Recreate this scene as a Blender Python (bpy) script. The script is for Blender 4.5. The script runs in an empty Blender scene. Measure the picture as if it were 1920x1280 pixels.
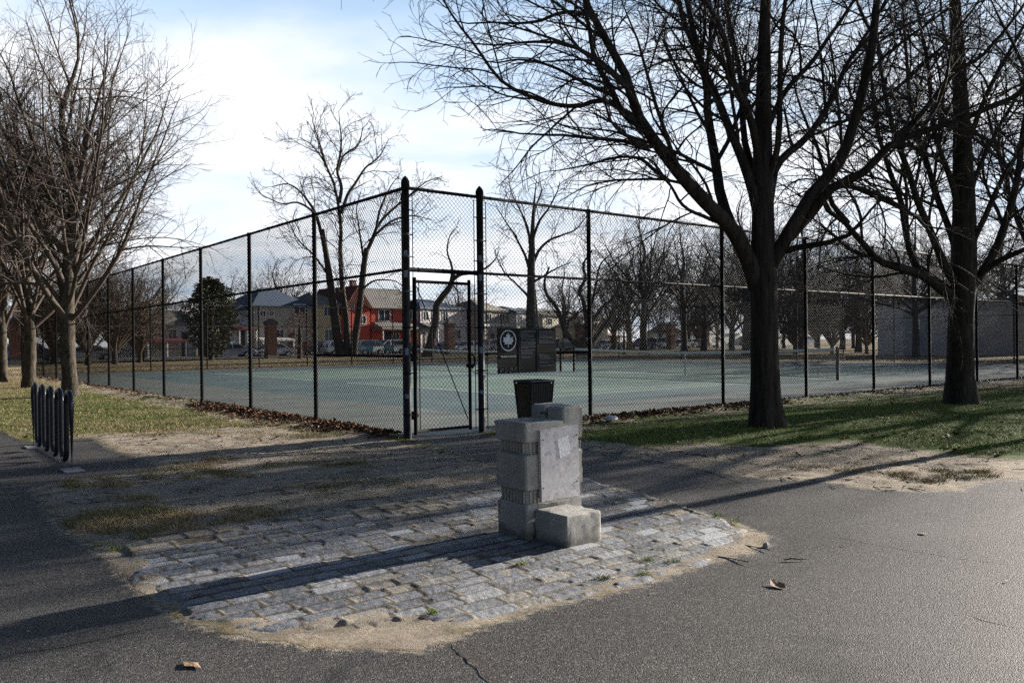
import bpy, bmesh, math, random
import numpy as np
from mathutils import Vector, Matrix

rng = np.random.default_rng(7)
random.seed(7)
S = bpy.context.scene
COL = S.collection
rad = math.radians

# ------------------------------------------------------------------ camera model
F, ROLL, H = 1523.0, 0.01108, 1.40
CR, SR = math.cos(ROLL), math.sin(ROLL)
RX, RY = 0.7815, 0.6239          # direction of the fence run that goes right
LX, LY = -0.6239, 0.7815         # direction of the fence run that goes left
CX, CY = -1.535, 11.87           # fence corner
ROT = math.atan2(RY, RX)
SUN_AZ, SUN_EL = rad(54.0), rad(15.5)
SUNDIR = Vector((math.sin(SUN_AZ) * math.cos(SUN_EL), math.cos(SUN_AZ) * math.cos(SUN_EL), math.sin(SUN_EL)))


def ray(u, v):
    a, b = u - 960.0, v - 640.0
    return (CR * a - SR * b) / F, -(SR * a + CR * b) / F      # x per metre of depth, z per metre of depth


def G(u, v, z=0.0):
    x, s = ray(u, v)
    d = (z - H) / s
    return (x * d, d)


def P3(u, v, Y):
    x, s = ray(u, v)
    return (x * Y, Y, H + s * Y)


def fp(r, l, z=0.0):                 # fence frame -> world
    return (CX + RX * r + LX * l, CY + RY * r + LY * l, z)


def rl(x, y):                        # world -> fence frame
    dx, dy = x - CX, y - CY
    return dx * RX + dy * RY, dx * LX + dy * LY


def on_line(u, l0):                  # r on the line l = l0 seen at column u; and its depth
    k = ray(u, 650.0)[0]
    ox, oy = CX + LX * l0, CY + LY * l0
    r = (k * oy - ox) / (RX - k * RY)
    return r, oy + RY * r


def zat(u, v, Y):
    return H + ray(u, v)[1] * Y


# ------------------------------------------------------------------ materials
MATS = {}


def nn(nt, t, **kw):
    n = nt.nodes.new(t)
    for k, v in kw.items():
        setattr(n, k, v)
    return n


def new_mat(name):
    m = bpy.data.materials.new(name)
    m.use_nodes = True
    nt = m.node_tree
    return m, nt, nt.nodes['Principled BSDF'], nt.links


def M(name, base, rough=0.8, var=0.25, scale=6.0, bump=0.15, bscale=60.0, spec=0.3, metal=0.0, stretch=None, island=0.0):
    if name in MATS:
        return MATS[name]
    m, nt, bs, lk = new_mat(name)
    tc = nn(nt, 'ShaderNodeTexCoord')
    mp = nn(nt, 'ShaderNodeMapping')
    if stretch:
        mp.inputs['Scale'].default_value = stretch
    lk.new(tc.outputs['Object'], mp.inputs['Vector'])
    n = nn(nt, 'ShaderNodeTexNoise')
    n.inputs['Scale'].default_value = scale
    n.inputs['Detail'].default_value = 7
    n.inputs['Roughness'].default_value = 0.65
    lk.new(mp.outputs[0], n.inputs['Vector'])
    cr = nn(nt, 'ShaderNodeValToRGB')
    cr.color_ramp.elements[0].position = 0.3
    cr.color_ramp.elements[1].position = 0.72
    cr.color_ramp.elements[0].color = [c * (1 - var) for c in base] + [1]
    cr.color_ramp.elements[1].color = [min(1, c * (1 + var)) for c in base] + [1]
    lk.new(n.outputs['Fac'], cr.inputs[0])
    col = cr.outputs[0]
    if island:
        ge = nn(nt, 'ShaderNodeNewGeometry')
        hs = nn(nt, 'ShaderNodeHueSaturation')
        mr = nn(nt, 'ShaderNodeMapRange')
        mr.inputs['To Min'].default_value = 1 - island
        mr.inputs['To Max'].default_value = 1 + island
        lk.new(ge.outputs['Random Per Island'], mr.inputs['Value'])
        lk.new(mr.outputs[0], hs.inputs['Value'])
        lk.new(col, hs.inputs['Color'])
        col = hs.outputs[0]
    lk.new(col, bs.inputs['Base Color'])
    bs.inputs['Roughness'].default_value = rough
    bs.inputs['Specular IOR Level'].default_value = spec
    bs.inputs['Metallic'].default_value = metal
    if bump:
        n2 = nn(nt, 'ShaderNodeTexNoise')
        n2.inputs['Scale'].default_value = bscale
        n2.inputs['Detail'].default_value = 5
        lk.new(mp.outputs[0], n2.inputs['Vector'])
        b = nn(nt, 'ShaderNodeBump')
        b.inputs['Strength'].default_value = bump
        b.inputs['Distance'].default_value = 0.02
        lk.new(n2.outputs['Fac'], b.inputs['Height'])
        lk.new(b.outputs[0], bs.inputs['Normal'])
    MATS[name] = m
    return m


# ------------------------------------------------------------------ mesh helpers
def np_mesh(name, V, faces, mat=None, parent=None, smooth=False, attrs=None):
    """faces: list of int arrays (n x 3 or n x 4)"""
    me = bpy.data.meshes.new(name)
    V = np.asarray(V, dtype=np.float32)
    me.vertices.add(len(V))
    me.vertices.foreach_set('co', V.ravel())
    idx, start, tot, o = [], [], [], 0
    for f in faces:
        f = np.asarray(f, dtype=np.int32)
        if not len(f):
            continue
        n, k = f.shape
        idx.append(f.ravel())
        start.append(o + np.arange(n, dtype=np.int32) * k)
        tot.append(np.full(n, k, np.int32))
        o += n * k
    idx = np.concatenate(idx)
    start = np.concatenate(start)
    tot = np.concatenate(tot)
    me.loops.add(len(idx))
    me.loops.foreach_set('vertex_index', idx)
    me.polygons.add(len(start))
    me.polygons.foreach_set('loop_start', start)
    me.polygons.foreach_set('loop_total', tot)
    me.update(calc_edges=True)
    me.validate()
    me.polygons.foreach_set('use_smooth', np.full(len(me.polygons), bool(smooth)))
    for k, a in (attrs or {}).items():
        at = me.attributes.new(k, 'FLOAT', 'POINT')
        at.data.foreach_set('value', np.asarray(a, np.float32))
    if mat:
        me.materials.append(mat)
    return link(name, me, parent)


def link(name, me, parent=None):
    o = bpy.data.objects.new(name, me)
    COL.objects.link(o)
    if parent is not None:
        o.parent = parent
    return o


class MB:
    """collects simple shapes into one mesh"""
    def __init__(s):
        s.v, s.q, s.t, s.n = [], [], [], 0

    def add(s, V, Q=(), T=()):
        V = np.asarray(V, float).reshape(-1, 3)
        if len(Q):
            s.q.append(np.asarray(Q, int) + s.n)
        if len(T):
            s.t.append(np.asarray(T, int) + s.n)
        s.v.append(V)
        s.n += len(V)
        return s

    def box(s, a, b, bev=0.0):
        x0, y0, z0 = a
        x1, y1, z1 = b
        if bev <= 0:
            V = [(x, y, z) for z in (z0, z1) for y in (y0, y1) for x in (x0, x1)]
            Q = [(0, 2, 3, 1), (4, 5, 7, 6), (0, 1, 5, 4), (2, 6, 7, 3), (0, 4, 6, 2), (1, 3, 7, 5)]
            return s.add(V, Q)
        ring = [(x0 + bev, y0), (x1 - bev, y0), (x1, y0 + bev), (x1, y1 - bev), (x1 - bev, y1), (x0 + bev, y1), (x0, y1 - bev), (x0, y0 + bev)]
        cx, cy = (x0 + x1) / 2, (y0 + y1) / 2

        def shrink(p):
            return (p[0] + (bev if p[0] < cx else -bev), p[1] + (bev if p[1] < cy else -bev))
        rings = [[(*p, z0) for p in ring], [(*p, z1 - bev) for p in ring], [(*shrink(p), z1) for p in ring]]
        return s.loft(rings)

    def loft(s, rings, caps=True):
        n = len(rings[0])
        V = [p for r in rings for p in r]
        Q = []
        for i in range(len(rings) - 1):
            for j in range(n):
                k = (j + 1) % n
                Q.append((i * n + j, i * n + k, (i + 1) * n + k, (i + 1) * n + j))
        T = []
        if caps:
            b = len(V)
            V = V + [tuple(np.mean(rings[0], axis=0)), tuple(np.mean(rings[-1], axis=0))]
            o = (len(rings) - 1) * n
            for j in range(n):
                k = (j + 1) % n
                T.append((b, k, j))
                T.append((b + 1, o + j, o + k))
        return s.add(V, Q, T)

    def tube(s, pts, r, k=8, caps=True):
        P = np.asarray(pts, float)
        R = np.full(len(P), r) if np.isscalar(r) else np.asarray(r, float)
        V, Q = tubes(P[None], R[None], k)
        T = []
        if caps:
            m = len(V)
            V = np.vstack([V, P[0], P[-1]])
            o = (len(P) - 1) * k
            for j in range(k):
                T.append((m, (j + 1) % k, j))
                T.append((m + 1, o + j, o + (j + 1) % k))
        return s.add(V, Q, T)

    def build(s, name, mat, parent=None, smooth=False):
        f = []
        if s.q:
            f.append(np.concatenate(s.q))
        if s.t:
            f.append(np.concatenate(s.t))
        return np_mesh(name, np.concatenate(s.v), f, mat, parent, smooth)


def tubes(P, R, k):
    """P (N,n,3), R (N,n) -> verts, quads"""
    P = np.asarray(P, float)
    N, n, _ = P.shape
    T = np.empty_like(P)
    T[:, 1:-1] = P[:, 2:] - P[:, :-2]
    T[:, 0] = P[:, 1] - P[:, 0]
    T[:, -1] = P[:, -1] - P[:, -2]
    T /= np.linalg.norm(T, axis=2, keepdims=True) + 1e-9
    m = P[:, -1] - P[:, 0]
    m /= np.linalg.norm(m, axis=1, keepdims=True) + 1e-9
    ref = np.where(np.abs(m[:, 2:3]) < 0.7, np.array([[0, 0, 1.0]]), np.array([[1.0, 0, 0]]))
    A = np.cross(T, ref[:, None, :])
    A /= np.linalg.norm(A, axis=2, keepdims=True) + 1e-9
    B = np.cross(T, A)
    th = np.arange(k) * 2 * np.pi / k
    V = P[:, :, None, :] + R[:, :, None, None] * (np.cos(th)[None, None, :, None] * A[:, :, None, :] + np.sin(th)[None, None, :, None] * B[:, :, None, :])
    b = (np.arange(N)[:, None, None] * n + np.arange(n - 1)[None, :, None]) * k
    j = np.arange(k)[None, None, :]
    j2 = (j + 1) % k
    Q = np.stack(np.broadcast_arrays(b + j, b + k + j, b + k + j2, b + j2), axis=-1).reshape(-1, 4)
    return V.reshape(-1, 3), Q


def tag(o, label=None, cat=None, group=None, kind=None):
    if label:
        o['label'] = label
    if cat:
        o['category'] = cat
    if group:
        o['group'] = group
    if kind:
        o['kind'] = kind
    return o


def empty(name, loc=(0, 0, 0), rz=0.0):
    o = bpy.data.objects.new(name, None)
    COL.objects.link(o)
    o.location = loc
    o.rotation_euler = (0, 0, rz)
    return o


CHILD = {}


def copy_tree(o, parent=None):
    c = o.copy()
    COL.objects.link(c)
    if parent is not None:
        c.parent = parent
    for ch in list(o.children):
        copy_tree(ch, c)
    return c


# ------------------------------------------------------------------ value noise
def vnoise(x, y, seed=0):
    xi, yi = np.floor(x).astype(np.int64), np.floor(y).astype(np.int64)
    fx, fy = x - xi, y - yi
    fx, fy = fx * fx * (3 - 2 * fx), fy * fy * (3 - 2 * fy)

    def h(a, b):
        n = (a * 374761393 + b * 668265263 + seed * 1442695041) & 0xFFFFFFFF
        n = ((n ^ (n >> 13)) * 1274126177) & 0xFFFFFFFF
        return ((n ^ (n >> 16)) & 0xFFFF) / 65535.0
    return (h(xi, yi) * (1 - fx) + h(xi + 1, yi) * fx) * (1 - fy) + (h(xi, yi + 1) * (1 - fx) + h(xi + 1, yi + 1) * fx) * fy


def fbm(x, y, oct=4, seed=0, gain=0.5):
    a, t, w = 1.0, 0.0, 0.0
    for i in range(oct):
        t = t + a * (vnoise(x * 2 ** i, y * 2 ** i, seed + i) - 0.5)
        w += a
        a *= gain
    return t / w * 2


def sdf(poly, X, Y):
    """signed distance, positive inside"""
    P = np.asarray(poly, float)
    d = np.full(X.shape, 1e9)
    ins = np.zeros(X.shape, bool)
    for i in range(len(P)):
        ax, ay = P[i]
        bx, by = P[(i + 1) % len(P)]
        ex, ey = bx - ax, by - ay
        t = np.clip(((X - ax) * ex + (Y - ay) * ey) / (ex * ex + ey * ey + 1e-12), 0, 1)
        d = np.minimum(d, np.hypot(X - ax - t * ex, Y - ay - t * ey))
        if ay != by:
            c = ((ay > Y) != (by > Y)) & (X < ex * (Y - ay) / (by - ay) + ax)
            ins ^= c
    return np.where(ins, d, -d)


def gpoly(px):
    return [G(*p) if len(p) == 2 else (p[0], p[1]) for p in px]


# ------------------------------------------------------------------ world, sun, camera
w = bpy.data.worlds.new('World')
S.world = w
w.use_nodes = True
nt = w.node_tree
lk = nt.links
bg = nt.nodes['Background']
sky = nn(nt, 'ShaderNodeTexSky', sky_type='NISHITA')
sky.sun_disc = False
sky.sun_elevation = SUN_EL
sky.sun_rotation = SUN_AZ
sky.air_density = 1.0
sky.dust_density = 0.3
sky.ozone_density = 3.0
tc = nn(nt, 'ShaderNodeTexCoord')
sep = nn(nt, 'ShaderNodeSeparateXYZ')
lk.new(tc.outputs['Generated'], sep.inputs[0])
zz = nn(nt, 'ShaderNodeMath', operation='ADD')
lk.new(sep.outputs['Z'], zz.inputs[0])
zz.inputs[1].default_value = 0.22
dv = []
for ax in 'XY':
    d = nn(nt, 'ShaderNodeMath', operation='DIVIDE')
    lk.new(sep.outputs[ax], d.inputs[0])
    lk.new(zz.outputs[0], d.inputs[1])
    dv.append(d)
cmb = nn(nt, 'ShaderNodeCombineXYZ')
lk.new(dv[0].outputs[0], cmb.inputs[0])
lk.new(dv[1].outputs[0], cmb.inputs[1])
mp = nn(nt, 'ShaderNodeMapping')
mp.inputs['Location'].default_value = (0.35, 0.9, 0)
mp.inputs['Rotation'].default_value = (0, 0, 0.5)
mp.inputs['Scale'].default_value = (0.8, 1.5, 1)
lk.new(cmb.outputs[0], mp.inputs['Vector'])
cn = nn(nt, 'ShaderNodeTexNoise')
cn.inputs['Scale'].default_value = 1.25
cn.inputs['Detail'].default_value = 8
cn.inputs['Roughness'].default_value = 0.58
cn.inputs['Distortion'].default_value = 0.25
lk.new(mp.outputs[0], cn.inputs['Vector'])
# thicker cloud lower down and ahead, breaking up overhead
thr = nn(nt, 'ShaderNodeMapRange')
thr.inputs['From Min'].default_value = 0.27
thr.inputs['From Max'].default_value = 0.52
thr.inputs['To Min'].default_value = 0.19
thr.inputs['To Max'].default_value = -0.40
lk.new(sep.outputs['Z'], thr.inputs['Value'])
ad = nn(nt, 'ShaderNodeMath', operation='ADD')
lk.new(cn.outputs['Fac'], ad.inputs[0])
lk.new(thr.outputs[0], ad.inputs[1])
cm = nn(nt, 'ShaderNodeMapRange', interpolation_type='SMOOTHSTEP')
cm.inputs['From Min'].default_value = 0.40
cm.inputs['From Max'].default_value = 0.78
lk.new(ad.outputs[0], cm.inputs['Value'])
# clouds glow more toward the sun
vd = nn(nt, 'ShaderNodeVectorMath', operation='DOT_PRODUCT')
lk.new(tc.outputs['Generated'], vd.inputs[0])
vd.inputs[1].default_value = SUNDIR
gl = nn(nt, 'ShaderNodeMapRange')
gl.inputs['From Min'].default_value = -0.45
gl.inputs['From Max'].default_value = 0.08
gl.inputs['To Min'].default_value = 0.8
gl.inputs['To Max'].default_value = 17.0
lk.new(vd.outputs['Value'], gl.inputs['Value'])
cc = nn(nt, 'ShaderNodeVectorMath', operation='SCALE')
tintc = nn(nt, 'ShaderNodeMix', data_type='RGBA')
lk.new(cm.outputs[0], tintc.inputs[0])
tintc.inputs[6].default_value = (0.52, 0.71, 0.96, 1)
tintc.inputs[7].default_value = (0.96, 0.985, 1.03, 1)
lk.new(tintc.outputs[2], cc.inputs[0])
lk.new(gl.outputs[0], cc.inputs['Scale'])
mx = nn(nt, 'ShaderNodeMix', data_type='RGBA')
veil = nn(nt, 'ShaderNodeMapRange', interpolation_type='SMOOTHSTEP')
veil.inputs['From Min'].default_value = 0.34
veil.inputs['From Max'].default_value = 0.52
veil.inputs['To Min'].default_value = 0.85
veil.inputs['To Max'].default_value = 0.0
lk.new(sep.outputs['Z'], veil.inputs['Value'])
cmx = nn(nt, 'ShaderNodeMath', operation='MAXIMUM')
lk.new(cm.outputs[0], cmx.inputs[0])
lk.new(veil.outputs[0], cmx.inputs[1])
lk.new(cmx.outputs[0], mx.inputs[0])
lk.new(sky.outputs[0], mx.inputs[6])
lk.new(cc.outputs[0], mx.inputs[7])
lk.new(mx.outputs[2], bg.inputs['Color'])
bg.inputs['Strength'].default_value = 0.025

sl = bpy.data.lights.new('sun', 'SUN')
sl.energy = 5.0
sl.angle = rad(0.55)
sl.color = (1.0, 0.925, 0.82)
so = bpy.data.objects.new('sun', sl)
COL.objects.link(so)
so.rotation_euler = SUNDIR.to_track_quat('Z', 'Y').to_euler()
so.location = (20, 15, 20)

cam = bpy.data.cameras.new('camera')
cam.lens = F / 1920 * 36
cam.sensor_width = 36
cam.clip_end = 3000
co = bpy.data.objects.new('camera', cam)
COL.objects.link(co)
co.matrix_world = Matrix(((CR, SR, 0, 0), (0, 0, -1, 0), (-SR, CR, 0, H), (0, 0, 0, 1)))
S.camera = co
S.view_settings.view_transform = 'Standard'
S.view_settings.look = 'None'
S.view_settings.exposure = 1.58
S.view_settings.gamma = 1.0
S.render.engine = 'CYCLES'
S.cycles.use_denoising = False
S.cycles.max_bounces = 5
S.cycles.transparent_max_bounces = 8

# ------------------------------------------------------------------ ground layout
ASPH = gpoly([(770, 823), (835, 841), (880, 857), (935, 869), (1010, 885), (1095, 900), (1130, 906), (1240, 935), (1330, 963), (1400, 985), (1440, 1003),
              (1432, 1020), (1400, 1038), (1330, 1052), (1180, 1101), (1010, 1138), (880, 1178), (850, 1196), (780, 1214), (600, 1210), (480, 1194), (400, 1178),
              (340, 1158), (260, 1105), (215, 1060), (170, 1020), (110, 980), (75, 935), (62, 912), (160, 894), (295, 880), (302, 872), (205, 840), (172, 819),
              (110, 822), (59, 827), (37, 824), (0, 807)]) + [(-14.5, 18.0), (-40, 30), (-60, 10), (-30, -20), (40, -20), (40, 17)] + gpoly([
                  (2250, 915), (2050, 905), (1920, 895), (1832, 902), (1797, 917), (1714, 920), (1627, 915), (1552, 903), (1474, 897), (1386, 891), (1325, 879), (1268, 867), (1180, 853), (1093, 840),
                  (1000, 826), (912, 812)]) + [fp(1.33, 0.05)[:2], fp(0.0, 0.05)[:2]]
SOIL = gpoly([(62, 912), (160, 894), (300, 880), (205, 838), (150, 812), (250, 812), (330, 805), (480, 800), (600, 812), (700, 822), (770, 828), (835, 845), (935, 870), (1100, 905),
              (1460, 1005), (1430, 1050), (1180, 1110), (880, 1190), (780, 1225), (600, 1220), (400, 1190), (240, 1105), (150, 1020), (70, 940)])
SOIL2 = gpoly([(1060, 822), (1200, 838), (1330, 829), (1420, 838), (1520, 833), (1600, 826), (1700, 842), (1920, 862), (2100, 872), (2250, 930), (1920, 915), (1800, 930), (1600, 925), (1400, 905), (1268, 877), (1080, 850)])
COB = gpoly([(205, 1022), (370, 1000), (480, 975), (600, 954), (760, 930), (935, 908), (1095, 897), (1240, 932), (1330, 962), (1395, 990), (1412, 1016), (1345, 1047), (1180, 1099), (1010, 1136), (880, 1170), (700, 1168), (520, 1178), (430, 1172), (350, 1156), (270, 1098), (240, 1060)])


def axis(lo, hi, a, b, h, g=1.13, hm=30.0):
    m = list(np.arange(a, b + 1e-6, h))
    s, x = h, b
    while x < hi:
        s = min(s * g, hm)
        x += s
        m.append(x)
    s, x = h, a
    pre = []
    while x > lo:
        s = min(s * g, hm)
        x -= s
        pre.append(x)
    return np.array(pre[::-1] + m)


gx = axis(-700, 700, -8.0, 7.0, 0.05, 1.06)
gy = np.concatenate([axis(-60, 2.4, 2.2, 2.4, 0.05, 1.3)[:-1], axis(2.4, 900, 2.4, 13.0, 0.05, 1.03)[0:]])
gy = np.unique(np.round(gy, 4))
XX, YY = np.meshgrid(gx, gy)
a_as = sdf(ASPH, XX, YY)
a_so = np.maximum(sdf(SOIL, XX, YY), sdf(SOIL2, XX, YY))
a_co = sdf(COB, XX, YY)
rr, ll = rl(XX, YY)
green = np.clip(0.30 + 0.70 * np.exp(-((XX - 8) / 9) ** 2 - ((YY - 13) / 8) ** 2) + 0.32 * np.exp(-((XX + 11) / 9) ** 2 - ((YY - 19) / 9) ** 2), 0, 1)
# dirt strip along the outside of the fences
strip = np.where((ll > -1.1) & (ll < 0.6) & (rr > 1.5) | (rr > -1.0) & (rr < 0.6) & (ll > 0.2), 1.0, 0.0) * ((rr < 45) & (ll < 40))
a_so = np.maximum(a_so, np.where(strip > 0, 0.12 + 0.3 * fbm(XX * 2, YY * 2, 3, 3), -9) - 0.1)
near = np.clip(1 - np.hypot(XX, YY - 6) / 60, 0, 1)
rough_h = 0.022 * fbm(XX * 1.3, YY * 1.3, 4, 11) + 0.014 * fbm(XX * 5, YY * 5, 3, 21)
inside_as = np.clip(a_as / 0.25 + 0.5, 0, 1)
inside_co = np.clip((a_co - 0.12) / 0.15, 0, 1)
ZZ = rough_h * near * (1 - inside_as) * (1 - inside_co) + 0.004 * fbm(XX * 0.7, YY * 0.7, 2, 5) * near
ZZ += -0.012 * inside_as - 0.05 * inside_co
# soil heaped against the foot of the fences, not at the gate
d_f = np.minimum(np.where(rr > 1.2, np.hypot(ll, np.minimum(rr - 2.3, 0)), 99), np.where(ll > 0, np.hypot(rr, np.minimum(ll - 1.0, 0)), 99))
ZZ += 0.07 * np.exp(-(d_f / 0.45) ** 2) * ((rr < 41) & (ll < 38)) * np.where((ll > 0) & (rr > 0), 0.0, 1.0)
court_in = (rr > 0.15) & (ll > 0.15) & (rr < 39.6) & (ll < 36.9)
ZZ = np.where(court_in, -0.03, ZZ)
far_d = np.clip((np.hypot(XX, YY) - 70) / 60, 0, 1)
ny, nx = XX.shape
vid = np.arange(nx * ny).reshape(ny, nx)
Q = np.stack([vid[:-1, :-1], vid[:-1, 1:], vid[1:, 1:], vid[1:, :-1]], axis=-1).reshape(-1, 4)
fa = a_as.ravel()[Q].mean(axis=1) > 0
fc = a_co.ravel()[Q].min(axis=1) > 0.30
fcourt = court_in.ravel()[Q].all(axis=1)

# ground material shared by soil and asphalt so that their ragged edge is seamless
gm, nt, bs, lk = new_mat('ground_cover')
tcg = nn(nt, 'ShaderNodeNewGeometry')
POS = tcg.outputs['Position']


def noise(scale, det=6, rough=0.6, vec=None, dist=0.0):
    n = nn(nt, 'ShaderNodeTexNoise')
    n.inputs['Scale'].default_value = scale
    n.inputs['Detail'].default_value = det
    n.inputs['Roughness'].default_value = rough
    n.inputs['Distortion'].default_value = dist
    lk.new(vec or POS, n.inputs['Vector'])
    return n.outputs['Fac']


def math_(op, a, b, c=None):
    n = nn(nt, 'ShaderNodeMath', operation=op)
    for i, x in enumerate((a, b) if c is None else (a, b, c)):
        if isinstance(x, (int, float)):
            n.inputs[i].default_value = x
        else:
            lk.new(x, n.inputs[i])
    return n.outputs[0]


def ramp(v, stops, interp='LINEAR'):
    n = nn(nt, 'ShaderNodeValToRGB')
    n.color_ramp.interpolation = interp
    e = n.color_ramp.elements
    while len(e) < len(stops):
        e.new(0.5)
    for i, (p, c) in enumerate(stops):
        e[i].position = p
        e[i].color = (*c, 1) if len(c) == 3 else c
    lk.new(v, n.inputs[0])
    return n.outputs[0]


def sstep(v, a, b):
    n = nn(nt, 'ShaderNodeMapRange', interpolation_type='SMOOTHSTEP')
    n.inputs['From Min'].default_value = a
    n.inputs['From Max'].default_value = b
    lk.new(v, n.inputs['Value'])
    return n.outputs[0]


def mix(f, a, b):
    n = nn(nt, 'ShaderNodeMix', data_type='RGBA')
    if isinstance(f, (int, float)):
        n.inputs[0].default_value = f
    else:
        lk.new(f, n.inputs[0])
    for i, x in ((6, a), (7, b)):
        if isinstance(x, tuple):
            n.inputs[i].default_value = (*x, 1)
        else:
            lk.new(x, n.inputs[i])
    return n.outputs[2]


def attr(name):
    n = nn(nt, 'ShaderNodeAttribute', attribute_name=name)
    return n.outputs['Fac']


A_as, A_so, A_gr = attr('asph'), attr('soil'), attr('green')
edge = math_('MULTIPLY', math_('SUBTRACT', noise(9, 8, 0.7), 0.5), 0.22)
m_as = sstep(math_('ADD', A_as, edge), -0.006, 0.012)
# asphalt
vor = nn(nt, 'ShaderNodeTexVoronoi')
vor.inputs['Scale'].default_value = 150
lk.new(POS, vor.inputs['Vector'])
stone = ramp(vor.outputs['Color'], [(0.0, (0.017, 0.017, 0.019)), (0.4, (0.055, 0.053, 0.052)), (0.72, (0.130, 0.124, 0.121)), (0.9, (0.25, 0.24, 0.232)), (1.0, (0.62, 0.60, 0.58))])
asp = mix(math_('MULTIPLY', noise(1.1, 5, 0.6), 0.5), stone, (0.040, 0.039, 0.040))
mpw = nn(nt, 'ShaderNodeMapping')
mpw.inputs['Rotation'].default_value = (0, 0, -0.67)
mpw.inputs['Scale'].default_value = (0.35, 1.0, 1)
lk.new(POS, mpw.inputs['Vector'])
asp_wear = sstep(noise(0.8, 7, 0.68, mpw.outputs[0]), 0.48, 0.70)
asp = mix(math_('MULTIPLY', asp_wear, 0.22), asp, (0.17, 0.165, 0.16))
asp = mix(math_('MULTIPLY', sstep(noise(0.9, 7, 0.7, None, 0.8), 0.58, 0.70), 0.55), asp, (0.022, 0.022, 0.024))
asp = mix(math_('MULTIPLY', sstep(noise(7, 6, 0.7), 0.66, 0.74), 0.5), asp, (0.21, 0.195, 0.175))
# sand
sn = noise(55, 6, 0.75)
sand = ramp(sn, [(0.25, (0.24, 0.20, 0.155)), (0.5, (0.41, 0.35, 0.28)), (0.8, (0.55, 0.49, 0.41))])
soilv = noise(2.2, 8, 0.7)
soil = mix(math_('MULTIPLY', sstep(soilv, 0.47, 0.66), 0.8), sand, (0.21, 0.178, 0.14))
soil = mix(math_('MULTIPLY', sstep(noise(6.5, 8, 0.75, None, 0.6), 0.58, 0.68), 0.7), soil, (0.08, 0.066, 0.05))
mpq = nn(nt, 'ShaderNodeMapping')
mpq.inputs['Rotation'].default_value = (0, 0, -0.25)
mpq.inputs['Scale'].default_value = (0.7, 3.6, 1)
lk.new(POS, mpq.inputs['Vector'])
soil = mix(math_('MULTIPLY', sstep(noise(2.4, 9, 0.75, mpq.outputs[0], 0.8), 0.56, 0.64), 0.6), soil, (0.085, 0.066, 0.048))
soil = mix(math_('MULTIPLY', sstep(noise(1.7, 8, 0.7, mpq.outputs[0], 0.5), 0.58, 0.70), 0.6), soil, (0.60, 0.55, 0.48))
# grass
gn = noise(70, 5, 0.8)
gbig = noise(0.9, 6, 0.65)
grs = ramp(gn, [(0.3, (0.040, 0.062, 0.014)), (0.55, (0.095, 0.13, 0.030)), (0.8, (0.18, 0.21, 0.065))])
straw = ramp(gn, [(0.3, (0.14, 0.11, 0.065)), (0.55, (0.31, 0.245, 0.145)), (0.8, (0.50, 0.41, 0.27))])
gf = sstep(math_('ADD', math_('MULTIPLY', A_gr, 1.0), math_('MULTIPLY', math_('SUBTRACT', gbig, 0.5), 1.1)), 0.30, 0.72)
lawn = mix(gf, straw, grs)
m_so = sstep(math_('ADD', A_so, math_('MULTIPLY', math_('SUBTRACT', noise(3.2, 8, 0.72), 0.5), 1.3)), -0.12, 0.14)
earth = mix(m_so, lawn, soil)
# sand washed over the edge of the asphalt
spill = math_('MULTIPLY', sstep(math_('ADD', A_as, math_('MULTIPLY', math_('SUBTRACT', noise(14, 8, 0.75), 0.5), 0.4)), 0.06, -0.02), 0.75)
spill = math_('MULTIPLY', spill, sstep(A_so, -0.7, -0.1))
asp = mix(spill, asp, sand)
col = mix(m_as, earth, asp)
lk.new(col, bs.inputs['Base Color'])
rg = nn(nt, 'ShaderNodeMix', data_type='FLOAT')
lk.new(m_as, rg.inputs[0])
rg.inputs[2].default_value = 0.95
rg.inputs[3].default_value = 0.60
lk.new(rg.outputs[0], bs.inputs['Roughness'])
bs.inputs['Specular IOR Level'].default_value = 0.09
hb = nn(nt, 'ShaderNodeMix', data_type='FLOAT')
lk.new(m_as, hb.inputs[0])
eh = math_('ADD', math_('MULTIPLY', noise(26, 8, 0.8), 0.030), math_('MULTIPLY', noise(120, 4, 0.8), 0.010))
ah = math_('ADD', math_('MULTIPLY', math_('SUBTRACT', 1.0, vor.outputs['Distance']), 0.0034), math_('MULTIPLY', noise(240, 3, 0.8), 0.0022))
lk.new(eh, hb.inputs[2])
lk.new(ah, hb.inputs[3])
bp = nn(nt, 'ShaderNodeBump')
bp.inputs['Strength'].default_value = 1.0
bp.inputs['Distance'].default_value = 1.0
lk.new(hb.outputs[0], bp.inputs['Height'])
lk.new(bp.outputs[0], bs.inputs['Normal'])

V3 = np.stack([XX, YY, ZZ], axis=-1).reshape(-1, 3)


def sub_sheet(name, mask):
    q = Q[mask]
    used, inv = np.unique(q, return_inverse=True)
    o = np_mesh(name, V3[used], [inv.reshape(-1, 4)], gm, None, True,
                {'asph': a_as.ravel()[used], 'soil': a_so.ravel()[used], 'green': green.ravel()[used]})
    tag(o, kind='structure')
    return o


sub_sheet('ground', ~fa & ~fc & ~fcourt)
sub_sheet('plaza', fa & ~fcourt)

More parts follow.
